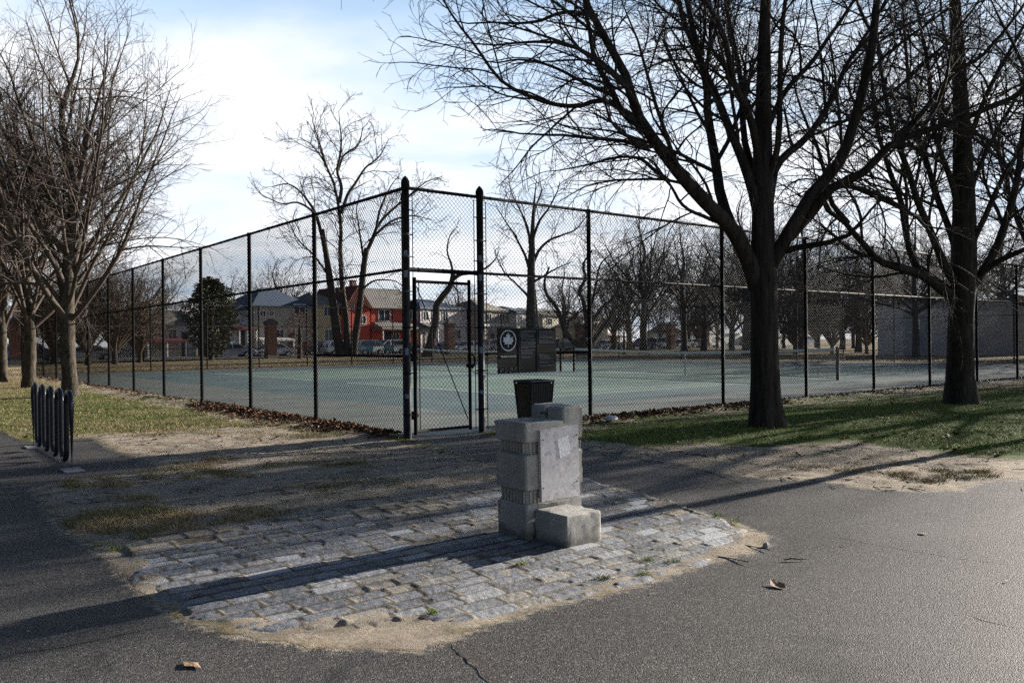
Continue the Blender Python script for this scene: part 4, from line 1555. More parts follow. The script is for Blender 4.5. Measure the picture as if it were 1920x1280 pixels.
#@@TOWN
# ------------------------------------------------------------------ street beyond the courts
def sheet(name, r0, r1, l0, l1, z, mat, n=40):
    rs, ls = np.linspace(r0, r1, n), np.linspace(l0, l1, 6)
    V = [fp(r_, l_, z) for l_ in ls for r_ in rs]
    Qs = [(j * n + i, j * n + i + 1, (j + 1) * n + i + 1, (j + 1) * n + i) for j in range(5) for i in range(n - 1)]
    return tag(np_mesh(name, V, [Qs], mat), kind='structure')


asph2 = M('street_asphalt', (0.075, 0.073, 0.072), 0.8, 0.25, 1.5, 0.3, 40)
conc = M('pavement_concrete', (0.30, 0.29, 0.27), 0.9, 0.2, 2, 0.2, 30)
sheet('street', -80, 260, 70.0, 79.0, 0.03, asph2)
mbk = MB()
mbk.box((-80, 67.2, -0.1), (260, 70.0, 0.12)).box((-80, 79.0, -0.1), (260, 82.0, 0.12))
pv = tag(mbk.build('pavement', conc), kind='structure')
pv.location = (CX, CY, 0)
pv.rotation_euler = (0, 0, ROT)

glassm = M('window_glass', (0.05, 0.065, 0.085), 0.12, 0.3, 0.6, 0, 10, 0.6)
trimw = M('white_trim', (0.62, 0.62, 0.60), 0.7, 0.1, 4)


def siding(name, base, pitch=0.13):
    if name in MATS:
        return MATS[name]
    m, nt_, bs_, lk_ = new_mat(name)
    tc_ = nn(nt_, 'ShaderNodeTexCoord')
    wv = nn(nt_, 'ShaderNodeTexWave', wave_type='BANDS', bands_direction='Z', wave_profile='SAW')
    wv.inputs['Scale'].default_value = 0.5 / pitch * 0.63
    lk_.new(tc_.outputs['Object'], wv.inputs['Vector'])
    nz = nn(nt_, 'ShaderNodeTexNoise')
    nz.inputs['Scale'].default_value = 1.2
    nz.inputs['Detail'].default_value = 6
    lk_.new(tc_.outputs['Object'], nz.inputs['Vector'])
    cr_ = nn(nt_, 'ShaderNodeValToRGB')
    cr_.color_ramp.elements[0].color = [c * 0.82 for c in base] + [1]
    cr_.color_ramp.elements[1].color = [min(1, c * 1.12) for c in base] + [1]
    lk_.new(nz.outputs['Fac'], cr_.inputs[0])
    lk_.new(cr_.outputs[0], bs_.inputs['Base Color'])
    b_ = nn(nt_, 'ShaderNodeBump')
    b_.inputs['Strength'].default_value = 0.7
    b_.inputs['Distance'].default_value = 0.02
    lk_.new(wv.outputs['Fac'], b_.inputs['Height'])
    lk_.new(b_.outputs[0], bs_.inputs['Normal'])
    bs_.inputs['Roughness'].default_value = 0.75
    MATS[name] = m
    return m


def brick(name, c1, c2, mortar, scale=1.0):
    if name in MATS:
        return MATS[name]
    m, nt_, bs_, lk_ = new_mat(name)
    tc_ = nn(nt_, 'ShaderNodeTexCoord')
    sx = nn(nt_, 'ShaderNodeSeparateXYZ')
    lk_.new(tc_.outputs['Object'], sx.inputs[0])
    sm_ = nn(nt_, 'ShaderNodeMath', operation='ADD')
    lk_.new(sx.outputs[0], sm_.inputs[0])
    lk_.new(sx.outputs[1], sm_.inputs[1])
    cb = nn(nt_, 'ShaderNodeCombineXYZ')
    lk_.new(sm_.outputs[0], cb.inputs[0])
    lk_.new(sx.outputs[2], cb.inputs[1])
    bt = nn(nt_, 'ShaderNodeTexBrick')
    bt.inputs['Scale'].default_value = scale
    bt.inputs['Brick Width'].default_value = 0.22
    bt.inputs['Row Height'].default_value = 0.075
    bt.inputs['Mortar Size'].default_value = 0.008
    bt.inputs['Color1'].default_value = (*c1, 1)
    bt.inputs['Color2'].default_value = (*c2, 1)
    bt.inputs['Mortar'].default_value = (*mortar, 1)
    lk_.new(cb.outputs[0], bt.inputs['Vector'])
    lk_.new(bt.outputs['Color'], bs_.inputs['Base Color'])
    bs_.inputs['Roughness'].default_value = 0.9
    MATS[name] = m
    return m


slate = M('blue_slate', (0.075, 0.10, 0.15), 0.7, 0.25, 3, 0.3, 14, stretch=(1, 1, 4))
shingle = M('grey_shingle', (0.20, 0.19, 0.175), 0.85, 0.3, 4, 0.4, 14, stretch=(1, 1, 4))
tanroof = M('tan_shingle', (0.26, 0.24, 0.21), 0.85, 0.3, 4, 0.4, 14)
awn = M('maroon_awning', (0.13, 0.03, 0.035), 0.8, 0.2, 3)


def house(label, u0, u1, l0, ye, yp, wall, roofm_, roof='hip', depth=9.0, wins=(), doors=(), porch=None, chim=None, band=None, door_m=None, gable=None, turn=0.10):
    r0, Y0 = on_line(u0, l0)
    r1, Y1 = on_line(u1, l0)
    um = (u0 + u1) / 2
    rm, Ym = on_line(um, l0)
    wd = r1 - r0
    he = zat(um, ye, Ym)
    hp = zat(um, yp, Ym + (depth / 2 if roof != 'front' else 0))
    root = empty('house', fp(r0, l0), ROT + turn)
    tag(root, label, 'house', 'houses across the street')

    def loc(u, v):
        r_, Y_ = on_line(u, l0)
        return r_ - r0, zat(u, v, Y_)
    MB().box((0, 0, 0), (wd, depth, he)).build('wall', wall, root)
    o = 0.35
    mb_ = MB()
    if roof == 'hip':
        i_ = min(wd, depth) * 0.42
        A_ = [(-o, -o, he), (wd + o, -o, he), (wd + o, depth + o, he), (-o, depth + o, he)]
        B_ = [(i_, depth / 2 - .1, hp), (wd - i_ + .01, depth / 2 - .1, hp), (wd - i_ + .01, depth / 2 + .1, hp), (i_, depth / 2 + .1, hp)]
        mb_.loft([[(x, y, z - 0.15) for x, y, z in A_], A_, B_])
    elif roof == 'side':
        mb_.loft([[(x, -o, he - 0.05), (x, depth / 2, hp), (x, depth + o, he - 0.05), (x, depth + o, he - .22), (x, depth / 2, hp - 0.2), (x, -o, he - .22)] for x in (-o, wd + o)])
    elif roof == 'front':
        mb_.loft([[(-o, y, he - 0.1), (wd / 2, y, hp + 0.1), (wd + o, y, he - 0.1), (wd + o, y, he - .3), (wd / 2, y, hp - 0.12), (-o, y, he - .3)] for y in (-o, depth + o)])
        MB().add([(0, 0.0, he - .02), (wd, 0.0, he - .02), (wd / 2, 0.0, hp - 0.1), (0, depth, he - .02), (wd, depth, he - .02), (wd / 2, depth, hp - 0.1)], [(0, 3, 4, 1)], [(0, 1, 2), (3, 5, 4)]).build('gable', gable or wall, root)
    else:
        mb_.box((-0.2, -0.2, he), (wd + 0.2, depth + 0.2, he + 0.35))
    rf = mb_.build('roof', roofm_, root)
    if chim:
        cx_, _ = loc(chim[0], chim[1])
        zc_ = zat(chim[0], chim[1], Ym + depth / 2)
        MB().box((cx_ - .35, depth * .5, he), (cx_ + .35, depth * .5 + .7, zc_)).box((cx_ - .42, depth * .5 - .07, zc_), (cx_ + .42, depth * .5 + .77, zc_ + .15)).build('chimney', brick('brown_brick', (.16, .075, .05), (.12, .06, .045), (.2, .18, .16)), rf)
    for (a, b, c, d) in wins:
        x0_, z1_ = loc(a, b)
        x1_, z0_ = loc(c, d)
        fm = MB()
        t_ = 0.11
        for q in (((x0_ - t_, z0_ - t_), (x1_ + t_, z0_)), ((x0_ - t_, z1_), (x1_ + t_, z1_ + t_)), ((x0_ - t_, z0_), (x0_, z1_)), ((x1_, z0_), (x1_ + t_, z1_)), (((x0_ + x1_) / 2 - .04, z0_), ((x0_ + x1_) / 2 + .04, z1_))):
            fm.box((q[0][0], -0.07, q[0][1]), (q[1][0], 0.02, q[1][1]))
        fr = fm.build('window', trimw, root)
        MB().box((x0_, -0.025, z0_), (x1_, 0.015, z1_)).build('pane', glassm, fr)
    for (a, b, c, d) in doors:
        x0_, z1_ = loc(a, b)
        x1_, z0_ = loc(c, d)
        MB().box((x0_, -0.05, 0.05), (x1_, 0.02, z1_)).box((x0_ - .08, -0.08, 0.05), (x0_, 0.02, z1_ + .1)).box((x1_, -0.08, 0.05), (x1_ + .08, 0.02, z1_ + .1)).build('door', door_m or M('dark_door', (0.05, 0.045, 0.05), 0.5), root)
    if porch:
        a, b, c, d, pm = porch
        x0_, z1_ = loc(a, b)
        x1_, z0_ = loc(c, d)
        mb_ = MB()
        mb_.loft([[(x, 0.0, z1_), (x, -2.2, z0_), (x, -2.2, z0_ - 0.18), (x, 0, z0_ - 0.18)] for x in (x0_, x1_)])
        pr = mb_.build('porch_roof', pm, root)
        for k in range(3):
            xk = x0_ + 0.15 + (x1_ - x0_ - 0.3) * k / 2
            MB().box((xk - .08, -2.1, 0), (xk + .08, -1.94, z0_ - .18)).build('porch_post', trimw, pr)
    if band:
        x0_, z1_ = loc(band[0], band[1])
        x1_, z0_ = loc(band[2], band[3])
        MB().box((x0_, -0.12, z0_), (x1_, 0.02, z1_)).build('fascia_band', trimw, root)
    return root


LH = 84.0
beige = siding('beige_siding', (0.40, 0.37, 0.345))
yellow = siding('yellow_siding', (0.50, 0.42, 0.25))
redw = siding('red_siding', (0.55, 0.08, 0.045))
pinkw = siding('pale_pink_siding', (0.74, 0.64, 0.64))
taupe = siding('taupe_siding', (0.36, 0.32, 0.28))
whitew = siding('white_siding', (0.80, 0.79, 0.76))
cream = siding('cream_siding', (0.66, 0.61, 0.50))
graysd = siding('grey_siding', (0.48, 0.48, 0.49))
house('white house with a dark roof, leftmost behind the tree trunks', -20, 27, LH, 610, 590, whitew, shingle, 'hip', wins=[(0, 618, 8, 630), (12, 618, 20, 630)], doors=[(-14, 636, -8, 650)])
house('low grey house with a dark roof behind the brown hedge trees, left of the evergreen', 255, 372, LH, 605, 582, graysd, shingle, 'side', wins=[(275, 620, 288, 634), (318, 618, 333, 634)], doors=[(345, 622, 353, 650)], porch=(262, 634, 340, 638, awn))
house('white and blue house with an arched maroon awning, right of the evergreen', 432, 470, LH, 592, 572, siding('pale_blue_siding', (0.42, 0.46, 0.55)), slate, 'front', wins=[(440, 600, 448, 612)], doors=[(452, 620, 459, 655)], porch=(432, 612, 470, 616, awn))
house('beige two storey house with a blue hipped roof', 476, 592, LH, 573, 540, beige, slate, 'hip', wins=[(489, 583, 499, 593), (508, 583, 515, 592), (556, 571, 577, 589), (520, 618, 534, 632)], doors=[(545, 624, 553, 660)], porch=(476, 632, 540, 636, M('white_awning', (0.55, 0.55, 0.55), 0.7)))
house('yellow tan house behind the twin trunked tree', 594, 648, LH, 571, 548, yellow, shingle, 'hip', wins=[(609, 575, 622, 592), (630, 575, 645, 592), (610, 618, 625, 638), (634, 618, 646, 638)], doors=[(626, 624, 632, 660)])
house('red house with a tall front gable', 648, 697, LH - 0.6, 577, 536, redw, M('red_roof_edge', (0.16, 0.05, 0.04), 0.8), 'front', wins=[(656, 564, 665, 578), (676, 592, 688, 606)], doors=[(668, 622, 675, 658)], gable=redw)
house('red house with a big grey shingled roof, beside the gate post', 697, 789, LH, 577, 541, redw, shingle, 'side', wins=[(712, 581, 733, 601), (771, 582, 786, 598), (738, 626, 752, 650)], doors=[(722, 622, 735, 660)], porch=(700, 603, 788, 616, shingle), chim=(702, 530), band=(698, 576, 789, 579))
house('pale pink house with a blue hipped roof, seen through the gate', 789, 902, LH, 578, 561, pinkw, slate, 'hip', wins=[(840, 584, 851, 600), (795, 584, 806, 600), (868, 618, 880, 634)], doors=[(797, 622, 806, 652)], porch=(786, 604, 822, 614, shingle), turn=.24)
house('taupe house with a tan hipped roof, above the leaf emblem sign', 906, 968, LH, 582, 562, taupe, tanroof, 'hip', wins=[(915, 588, 925, 600), (945, 588, 957, 600)], doors=[(925, 626, 931, 650)], band=(906, 606, 968, 613), turn=.24)
house('white house behind the straight trunked tree', 969, 1012, LH, 585, 574, whitew, slate, 'hip', wins=[(975, 592, 982, 603), (1000, 592, 1007, 603)], doors=[(985, 628, 990, 650)], turn=.24)
house('cream house with a low grey roof, behind the spreading tree', 1018, 1092, LH, 590, 578, cream, shingle, 'side', wins=[(1030, 597, 1040, 608), (1060, 597, 1072, 608), (1030, 626, 1044, 638)], doors=[(1076, 628, 1081, 650)], band=(1018, 612, 1092, 616), turn=.24)
house('tall cream house with white gutters, right of the spreading tree', 1094, 1138, LH, 596, 584, cream, tanroof, 'hip', wins=[(1102, 604, 1109, 614), (1122, 604, 1129, 614)], doors=[(1114, 632, 1118, 650)], turn=.24)
house('small white gabled house with a brown porch', 1140, 1170, LH, 612, 598, whitew, shingle, 'front', wins=[(1150, 616, 1157, 624)], doors=[(1160, 634, 1164, 650)], porch=(1141, 628, 1170, 631, M('brown_porch', (0.16, 0.09, 0.05), 0.8)), turn=.24)
house('long low blue grey building beyond the far trees', 1285, 1405, LH + 4, 623, 603, graysd, M('blue_grey_roof', (0.34, 0.37, 0.42), 0.7, 0.2, 3), 'side', wins=[(1300, 630, 1310, 638), (1320, 630, 1332, 638), (1350, 630, 1362, 638)], doors=[(1338, 630, 1342, 650)])
house('flat roofed grey building behind the largest trunk', 1408, 1530, LH + 4, 632, 626, siding('stone_siding', (0.52, 0.50, 0.47)), shingle, 'flat', wins=[(1418, 636, 1428, 643), (1440, 636, 1452, 643)], doors=[(1476, 637, 1480, 650)])

# pale block handball wall at the right
A_ = np.array(P3(1646, 668, 65.0)[:2])
B_ = np.array(P3(1935, 668, 57.5)[:2])
dv_ = B_ - A_
wl = empty('handball_wall', (A_[0], A_[1], 0), math.atan2(dv_[1], dv_[0]))
tag(wl, 'pale blue grey block wall behind the right hand trees', 'wall')
blk = brick('pale_block', (0.64, 0.67, 0.73), (0.62, 0.65, 0.71), (0.50, 0.52, 0.56))
blk.node_tree.nodes['Brick Texture'].inputs['Brick Width'].default_value = 0.4
blk.node_tree.nodes['Brick Texture'].inputs['Row Height'].default_value = 0.2
ln_ = float(np.hypot(*dv_))
MB().box((0, 0, -0.1), (ln_, 0.3, 4.0), 0.02).build('block_face', blk, wl)
MB().box((-0.05, -0.05, 4.0), (ln_ + 0.05, 0.35, 4.12), 0.02).build('coping', conc, wl)
MB().box((2.6, -0.012, 0.3), (3.6, -0.002, 1.7)).box((5.0, -0.012, 0.2), (7.4, -0.002, 1.5)).build('overpaint', M('blue_overpaint', (0.44, 0.52, 0.68), 0.8, 0.15, 2), wl)

# brick gate piers and the iron fence between them
pier_b = brick('pier_brick', (0.25, 0.10, 0.065), (0.19, 0.08, 0.055), (0.24, 0.21, 0.18))
capm = M('pier_cap', (0.14, 0.12, 0.11), 0.9, 0.3, 5)
PL = 66.0
pier_r = []
for u, lab in ((30, 'brick pier at the far left by the tree trunks'), (508, 'brick pier before the beige house'), (843, 'brick pier with a pointed cap, seen through the gate'),
               (1088, 'brick pier beside the spreading tree'), (1258, 'sunlit brick pier between two far tree trunks'), (1322, 'farthest brick pier, right of two thin trunks')):
    r_, Y_ = on_line(u, PL)
    pier_r.append(r_)
    p = empty('brick_pier', fp(r_, PL), ROT)
    tag(p, lab, 'pier', 'brick piers along the park edge')
    hh = 3.55
    MB().box((-.5, -.5, -0.1), (.5, .5, 0.35)).build('base', conc, p)
    MB().box((-.45, -.45, 0.35), (.45, .45, hh - .25)).build('shaft', pier_b, p)
    MB().box((-.54, -.54, hh - .25), (.54, .54, hh - .05)).loft([[(-.6, -.6, hh - .05), (.6, -.6, hh - .05), (.6, .6, hh - .05), (-.6, .6, hh - .05)], [(-.06, -.06, hh + .4), (.06, -.06, hh + .4), (.06, .06, hh + .4), (-.06, .06, hh + .4)]]).build('cap', capm, p)
ironm = M('iron_paint', (0.012, 0.012, 0.014), 0.5)
iron = empty('iron_fence', fp(0, PL), ROT)
tag(iron, 'low black iron picket fence between the brick piers', 'fence')
for a, b in zip(pier_r, pier_r[1:]):
    mb = MB()
    mb.box((a + .5, -.02, .25), (b - .5, .02, .30)).box((a + .5, -.02, 1.05), (b - .5, .02, 1.10))
    for x in np.arange(a + .6, b - .55, 0.16):
        mb.box((x - .01, -.01, .05), (x + .01, .01, 1.3))
    mb.build('picket_panel', ironm, iron)

# ------------------------------------------------------------------ cars
rub = M('tyre_rubber', (0.012, 0.012, 0.012), 0.8)
alloy = M('alloy_rim', (0.35, 0.35, 0.36), 0.35, 0.1, 5, 0, 10, 0.5, 0.7)
carglass = M('car_glass', (0.012, 0.015, 0.02), 0.08, 0.1, 1, 0, 10, 0.6)
lampw = M('headlamp_glass', (0.55, 0.56, 0.58), 0.2)
lampr = M('tail_lamp', (0.40, 0.02, 0.02), 0.3)
paint, nt, bs, lk = new_mat('car_paint')
oi = nn(nt, 'ShaderNodeObjectInfo')
lk.new(oi.outputs['Color'], bs.inputs['Base Color'])
bs.inputs['Roughness'].default_value = 0.25
bs.inputs['Coat Weight'].default_value = 0.6


def car_proto(kind):
    root = empty('parked_car', (0, 0, 0))
    if kind == 'sedan':
        Ln, prof, roofz = 4.6, [(0, .45), (0.05, .72), (0.9, .92), (1.55, 1.40), (2.0, 1.46), (3.0, 1.44), (3.75, 1.02), (4.5, .95), (4.6, .6), (4.55, .35), (0.1, .30)], 1.4
        gl = [(1.05, .96), (1.58, 1.36), (2.0, 1.41), (2.95, 1.39), (3.55, 1.02)]
    elif kind == 'suv':
        Ln, prof, roofz = 4.6, [(0, .5), (0.03, 1.0), (0.15, 1.12), (0.55, 1.66), (1.0, 1.72), (2.6, 1.70), (3.45, 1.10), (4.5, .98), (4.6, .62), (4.55, .38), (0.1, .36)], 1.6
        gl = [(0.35, 1.13), (0.68, 1.60), (1.0, 1.64), (2.55, 1.62), (3.2, 1.12)]
    else:
        Ln, prof, roofz = 5.2, [(0, .5), (0.02, 1.9), (0.12, 2.05), (3.4, 2.05), (3.7, 1.9), (4.35, 1.15), (5.1, 1.02), (5.2, .7), (5.15, .4), (0.1, .4)], 2.0
        gl = [(2.55, 1.15), (2.55, 1.75), (3.0, 1.78), (3.6, 1.76), (4.05, 1.17)]
    hw = 0.88

    def yw(z, side, extra=0.0):
        return side * (hw - max(0, z - 0.95) * 0.22 + extra - (0.04 if z < .45 else 0))
    mb_ = MB()
    mb_.loft([[(x, yw(z, s_), z) for x, z in prof] for s_ in (-1, 1)])
    mb_.build('body', paint, root)
    for s_ in (-1, 1):
        mb_ = MB()
        mb_.loft([[(x, yw(z, s_, e), z) for x, z in gl] for e in (-0.02, 0.012)])
        wn = mb_.build('side_window', carglass, root)
        MB().loft([[(2.25 + d, yw(z, s_, 0.016), z) for d, z in ((-.05, gl[0][1]), (.05, gl[0][1]), (.05, gl[2][1]), (-.05, gl[2][1]))], [(2.25 + d, yw(z, s_, 0.0), z) for d, z in ((-.05, gl[0][1]), (.05, gl[0][1]), (.05, gl[2][1]), (-.05, gl[2][1]))]]).build('pillar', paint, wn)
    for nm, (a, b) in (('rear_window', (0, 1)), ('windscreen', (3, 4))):
        (xa, za), (xb, zb) = gl[a], gl[b]
        dx = -0.16 if a == 0 else 0.20
        if kind == 'van' and a == 0:
            xa, xb, za, zb, dx = 0.0, 0.0, 1.2, 1.75, -0.03
        ww = hw - .22
        MB().loft([[(xa + dx, -ww, za + .03), (xa + dx, ww, za + .03), (xb + dx * .55, ww - .06, zb), (xb + dx * .55, -ww + .06, zb)], [(xa + dx + .1, -ww, za + .0), (xa + dx + .1, ww, za + .0), (xb + dx * .55 + .1, ww - .06, zb - .05), (xb + dx * .55 + .1, -ww + .06, zb - .05)]]).build(nm, carglass, root)
    for x in (Ln * .19, Ln * .80):
        for s_ in (-1, 1):
            mb_ = MB()
            t_ = np.linspace(0, 2 * math.pi, 19)[:-1]
            mb_.loft([[(x + .33 * math.cos(a), s_ * d, .33 + .33 * math.sin(a)) for a in t_] for d in (.70, .91)])
            wh = mb_.build('wheel', rub, root)
            MB().loft([[(x + .21 * math.cos(a), s_ * d, .33 + .21 * math.sin(a)) for a in t_] for d in (.89, .925)]).build('rim', alloy, wh)
    for s_ in (-1, 1):
        zl = .66
        MB().box((Ln - .16, s_ * .62 - .18, zl), (Ln + .012, s_ * .62 + .18, zl + .16), .01).build('headlight', lampw, root)
        if kind == 'van' or kind == 'suv':
            MB().box((-0.02, s_ * .74 - .09, .95), (0.14, s_ * .74 + .09, 1.35), .01).build('tail_light', lampr, root)
        else:
            MB().box((-0.012, s_ * .66 - .17, .70), (0.14, s_ * .66 + .17, .84), .01).build('tail_light', lampr, root)
    return root


def setcol(o, c):
    o.color = (*c, 1)
    for ch in o.children:
        setcol(ch, c)


protos = {}
cars = [('sedan', 388, 71.3, (.22, .25, .34), 0, 'blue grey sedan parked before the evergreen'),
        ('sedan', 470, 71.4, (.42, .45, .52), 0, 'pale sedan nosing out behind the blue grey one'),
        ('suv', 566, 77.6, (.05, .05, .06), 0, 'dark car across the street before the beige house'),
        ('suv', 607, 71.3, (.35, .42, .52), 0, 'pale blue car left of the twin tree trunks'),
        ('sedan', 637, 71.4, (.55, .58, .62), 0, 'silver car between the twin tree trunks'),
        ('suv', 664, 71.3, (.10, .28, .33), 0, 'teal car behind the leaning tree trunk'),
        ('suv', 692, 71.3, (.80, .80, .80), 1, 'white car with red tail lights before the red house'),
        ('sedan', 722, 77.6, (.02, .02, .025), 0, 'black car in the driveway of the red house'),
        ('sedan', 812, 77.6, (.08, .16, .36), 0, 'blue car left of the pier seen through the gate'),
        ('sedan', 853, 71.4, (.80, .80, .80), 0, 'white sedan seen through the gate'),
        ('suv', 908, 77.6, (.45, .45, .46), 0, 'grey car just right of the capped gate post'),
        ('suv', 1038, 71.3, (.015, .015, .018), 0, 'black car beside the sign, left of the spreading tree'),
        ('sedan', 1118, 71.3, (.75, .75, .74), 0, 'white car right of the spreading tree'),
        ('suv', 1186, 71.3, (.05, .08, .20), 1, 'dark blue car with white front, beside a far trunk'),
        ('suv', 1222, 71.3, (.60, .62, .64), 0, 'light grey car left of the sunlit pier'),
        ('sedan', 1264, 71.3, (.80, .80, .80), 0, 'white car between the sunlit pier and a trunk'),
        ('sedan', 1288, 71.3, (.03, .04, .07), 0, 'dark car right of the far straight trunk'),
        ('van', 1316, 71.3, (.82, .82, .80), 0, 'white van among the far trees'),
        ('sedan', 1395, 71.3, (.10, .10, .11), 0, 'grey car just left of the largest trunk'),
        ('suv', 2, 71.3, (.03, .05, .14), 0, 'dark blue car at the far left edge'),
        ('sedan', 110, 71.3, (.30, .33, .40), 0, 'pale car glimpsed between two left tree trunks'),
        ('suv', 1500, 71.3, (.30, .32, .38), 1, 'grey blue car right of the largest trunk')]
for kind, u, lc, colr, flip, lab in cars:
    if kind not in protos:
        o = protos[kind] = car_proto(kind)
    else:
        o = copy_tree(protos[kind])
    r_, Y_ = on_line(u, lc)
    if flip:
        o.location = fp(r_ + 4.6, lc, 0.035)
        o.rotation_euler = (0, 0, ROT + math.pi)
    else:
        o.location = fp(r_, lc, 0.035)
        o.rotation_euler = (0, 0, ROT)
    setcol(o, colr)
    tag(o, lab, 'car', 'cars parked along the street')

# ------------------------------------------------------------------ trees beyond the courts
FT = (barkf, twigf)
GB = 'bare trees beyond the tennis courts'


def gpx(u, Y):
    x, _ = ray(u, 650)
    return (x * Y, Y)


Yd = 84.0
k = traced_tree('tree', gpx(640, Yd), Yd, [(640, 668), (634, 640), (628, 600), (622, 550), (612, 480), (603, 430)], [.55, .42, .40, .36, .30, .26], [
    ([(603, 440), (598, 420), (590, 396), (565, 362), (540, 345), (510, 350)], 2, .20, .04),
    ([(600, 425), (590, 400), (560, 380), (530, 382), (505, 372), (488, 362)], -2, .16, .03),
    ([(650, 668), (650, 600), (642, 540), (638, 470), (640, 430), (634, 380), (625, 340), (606, 300), (585, 272), (562, 258)], 1, .36, .04),
    ([(636, 380), (640, 350), (632, 320), (638, 290), (640, 260), (636, 230), (635, 208)], -1, .20, .03),
    ([(640, 400), (652, 365), (665, 345), (685, 315), (710, 295), (728, 262)], 2, .20, .03),
    ([(634, 320), (645, 290), (672, 270), (680, 240), (690, 232)], 1, .13, .03),
    ([(628, 348), (612, 310), (600, 270), (588, 235), (584, 215)], -2, .14, .03),
    ([(618, 520), (590, 480), (560, 450), (540, 415), (520, 405)], 2, .13, .03),
    ], 41, FT, lv=(1.1, 1.6, 2.0, 1.7), twist=0.12, up=(0.03, 0.03, 0.03), rmin=.012, ls=2.2)
tag(k, 'tallest bare tree in the distance, twin trunked, before the yellow house', 'tree', GB)
k = traced_tree('tree', gpx(662, Yd), Yd, [(662, 668), (668, 620), (676, 560), (682, 500), (688, 465)], [.42, .36, .34, .31, .28], [
    ([(688, 470), (698, 450), (705, 430), (720, 408), (745, 385), (765, 370), (790, 352)], 1, .22, .04),
    ([(692, 452), (715, 430), (740, 412), (775, 405), (810, 412)], -2, .15, .03),
    ([(684, 500), (678, 460), (672, 420), (668, 390), (676, 360)], 2, .15, .03),
    ([(705, 430), (712, 395), (722, 370), (735, 345), (748, 330)], -1, .15, .03),
    ([(676, 545), (700, 527), (725, 525), (745, 528), (765, 545)], -1, .12, .03),
    ([(745, 385), (775, 360), (800, 340), (830, 330)], 1, .12, .03)
    ], 42, FT, lv=(1.2, 1.7, 2.1, 1.7), twist=0.13, up=(0.02, 0.02, 0.02), rmin=.012, ls=2.2)
tag(k, 'bare tree with a trunk leaning right, beside the tallest one', 'tree', GB)
Ye = 78.0
k = traced_tree('tree', gpx(804, Ye), Ye, [(802, 668), (808, 640), (817, 600), (818, 575), (830, 555), (845, 535), (850, 512)], [.55, .42, .36, .34, .33, .30, .22], [
    ([(848, 525), (862, 515), (880, 512), (905, 506), (925, 490), (935, 472)], -1, .20, .04),
    ([(850, 520), (846, 495), (838, 470), (845, 440), (858, 425)], 1, .14, .03),
    ([(847, 530), (858, 545), (868, 550)], 1, .10, .04),
    ], 43, FT, lv=(0.8, 1.0, 1.4, 0), twist=0.16, up=(0.02, 0.02, 0.02), rmin=.0075, ls=2.0)
tag(k, 'crooked heavily pruned tree, its bent trunk seen through the gate', 'tree', GB)
Yc = 72.0
k = traced_tree('tree', gpx(995, Yc), Yc, [(995, 668), (995, 600), (996, 550), (996, 500), (998, 450), (1000, 400), (1003, 365), (1006, 335)], [.50, .42, .40, .37, .30, .20, .10, .02], [
    ([(995, 560), (980, 545), (965, 530), (945, 510), (930, 480)], 1, .12, .03),
    ([(996, 520), (985, 480), (965, 440), (945, 410), (930, 385)], -1, .16, .03),
    ([(997, 500), (1010, 470), (1030, 450), (1055, 440), (1080, 430), (1100, 405)], 1, .17, .03),
    ([(996, 480), (990, 430), (975, 395), (960, 365), (955, 345)], 2, .15, .03),
    ([(998, 450), (1012, 415), (1030, 390), (1045, 360), (1050, 340)], -2, .15, .03),
    ([(999, 420), (1005, 385), (1015, 360), (1012, 335)], 1, .12, .03),
    ([(996, 530), (1015, 520), (1040, 505), (1075, 490)], -1, .12, .03)
    ], 44, FT, lv=(1.2, 1.7, 2.1, 1.7), twist=0.12, up=(0.03, 0.03, 0.02), rmin=.011, ls=2.0)
tag(k, 'bare tree with one straight trunk rising behind the sign', 'tree', GB)
Yf = 76.0
k = traced_tree('tree', gpx(1092, Yf), Yf, [(1092, 668), (1092, 655), (1093, 645), (1095, 632)], [.6, .5, .45, .36], [
    ([(1090, 652), (1075, 640), (1058, 618), (1050, 590), (1040, 570), (1025, 550), (1021, 525), (1030, 500)], -1, .28, .09),
    ([(1094, 645), (1100, 620), (1098, 590), (1092, 560), (1085, 545), (1098, 520), (1093, 495), (1110, 470)], 1, .28, .08),
    ([(1095, 650), (1115, 635), (1128, 615), (1142, 598), (1150, 580), (1175, 567), (1205, 565), (1230, 560)], -1, .26, .06),
    ([(1098, 610), (1115, 595), (1130, 575), (1150, 560), (1160, 535), (1158, 515)], 1, .20, .06),
    ([(1100, 590), (1112, 560), (1118, 530), (1125, 500), (1140, 480)], -1, .18, .06),
    ([(1062, 622), (1068, 600), (1082, 585), (1094, 572)], 0, .10, .05),
    ], 45, FT, lv=(0.7, 0.9, 1.3, 0), twist=0.16, up=(0.06, 0.05, 0.04), rmin=.0075, ls=2.0)
tag(k, 'low spreading tree with thick curved limbs, right of the sign', 'tree', GB)

# straight trunked trees; copies of three forms
pA = vase_tree('tree', gpx(1207, 84), 61, FT, ht=16.5, fork=3.6, tr=.40, nl=17, lean=(.3, 1.15), lr=(.16, .34), lv=(1.2, 1.7, 2.0, 1.4), rmin=.0075, trop=.05, wig=.12)
tag(pA, 'dark straight trunk between the spreading tree and the sunlit pier', 'tree', GB)
pB = vase_tree('tree', gpx(1283, 88), 62, FT, ht=16.0, fork=4.2, tr=.36, nl=16, lean=(.35, 1.25), lr=(.16, .34), lv=(1.2, 1.7, 2.0, 1.4), rmin=.0075, trop=.03, wig=.15)
tag(pB, 'dark straight trunk just right of the sunlit pier', 'tree', GB)
pC = vase_tree('tree', gpx(1372, 82), 63, FT, ht=14.5, fork=2.2, tr=.34, nl=12, lean=(.15, .95), lr=(.25, .42), lv=(1.2, 1.7, 2.0, 1.4), rmin=.0075, trop=.06, wig=.13, leader=False)
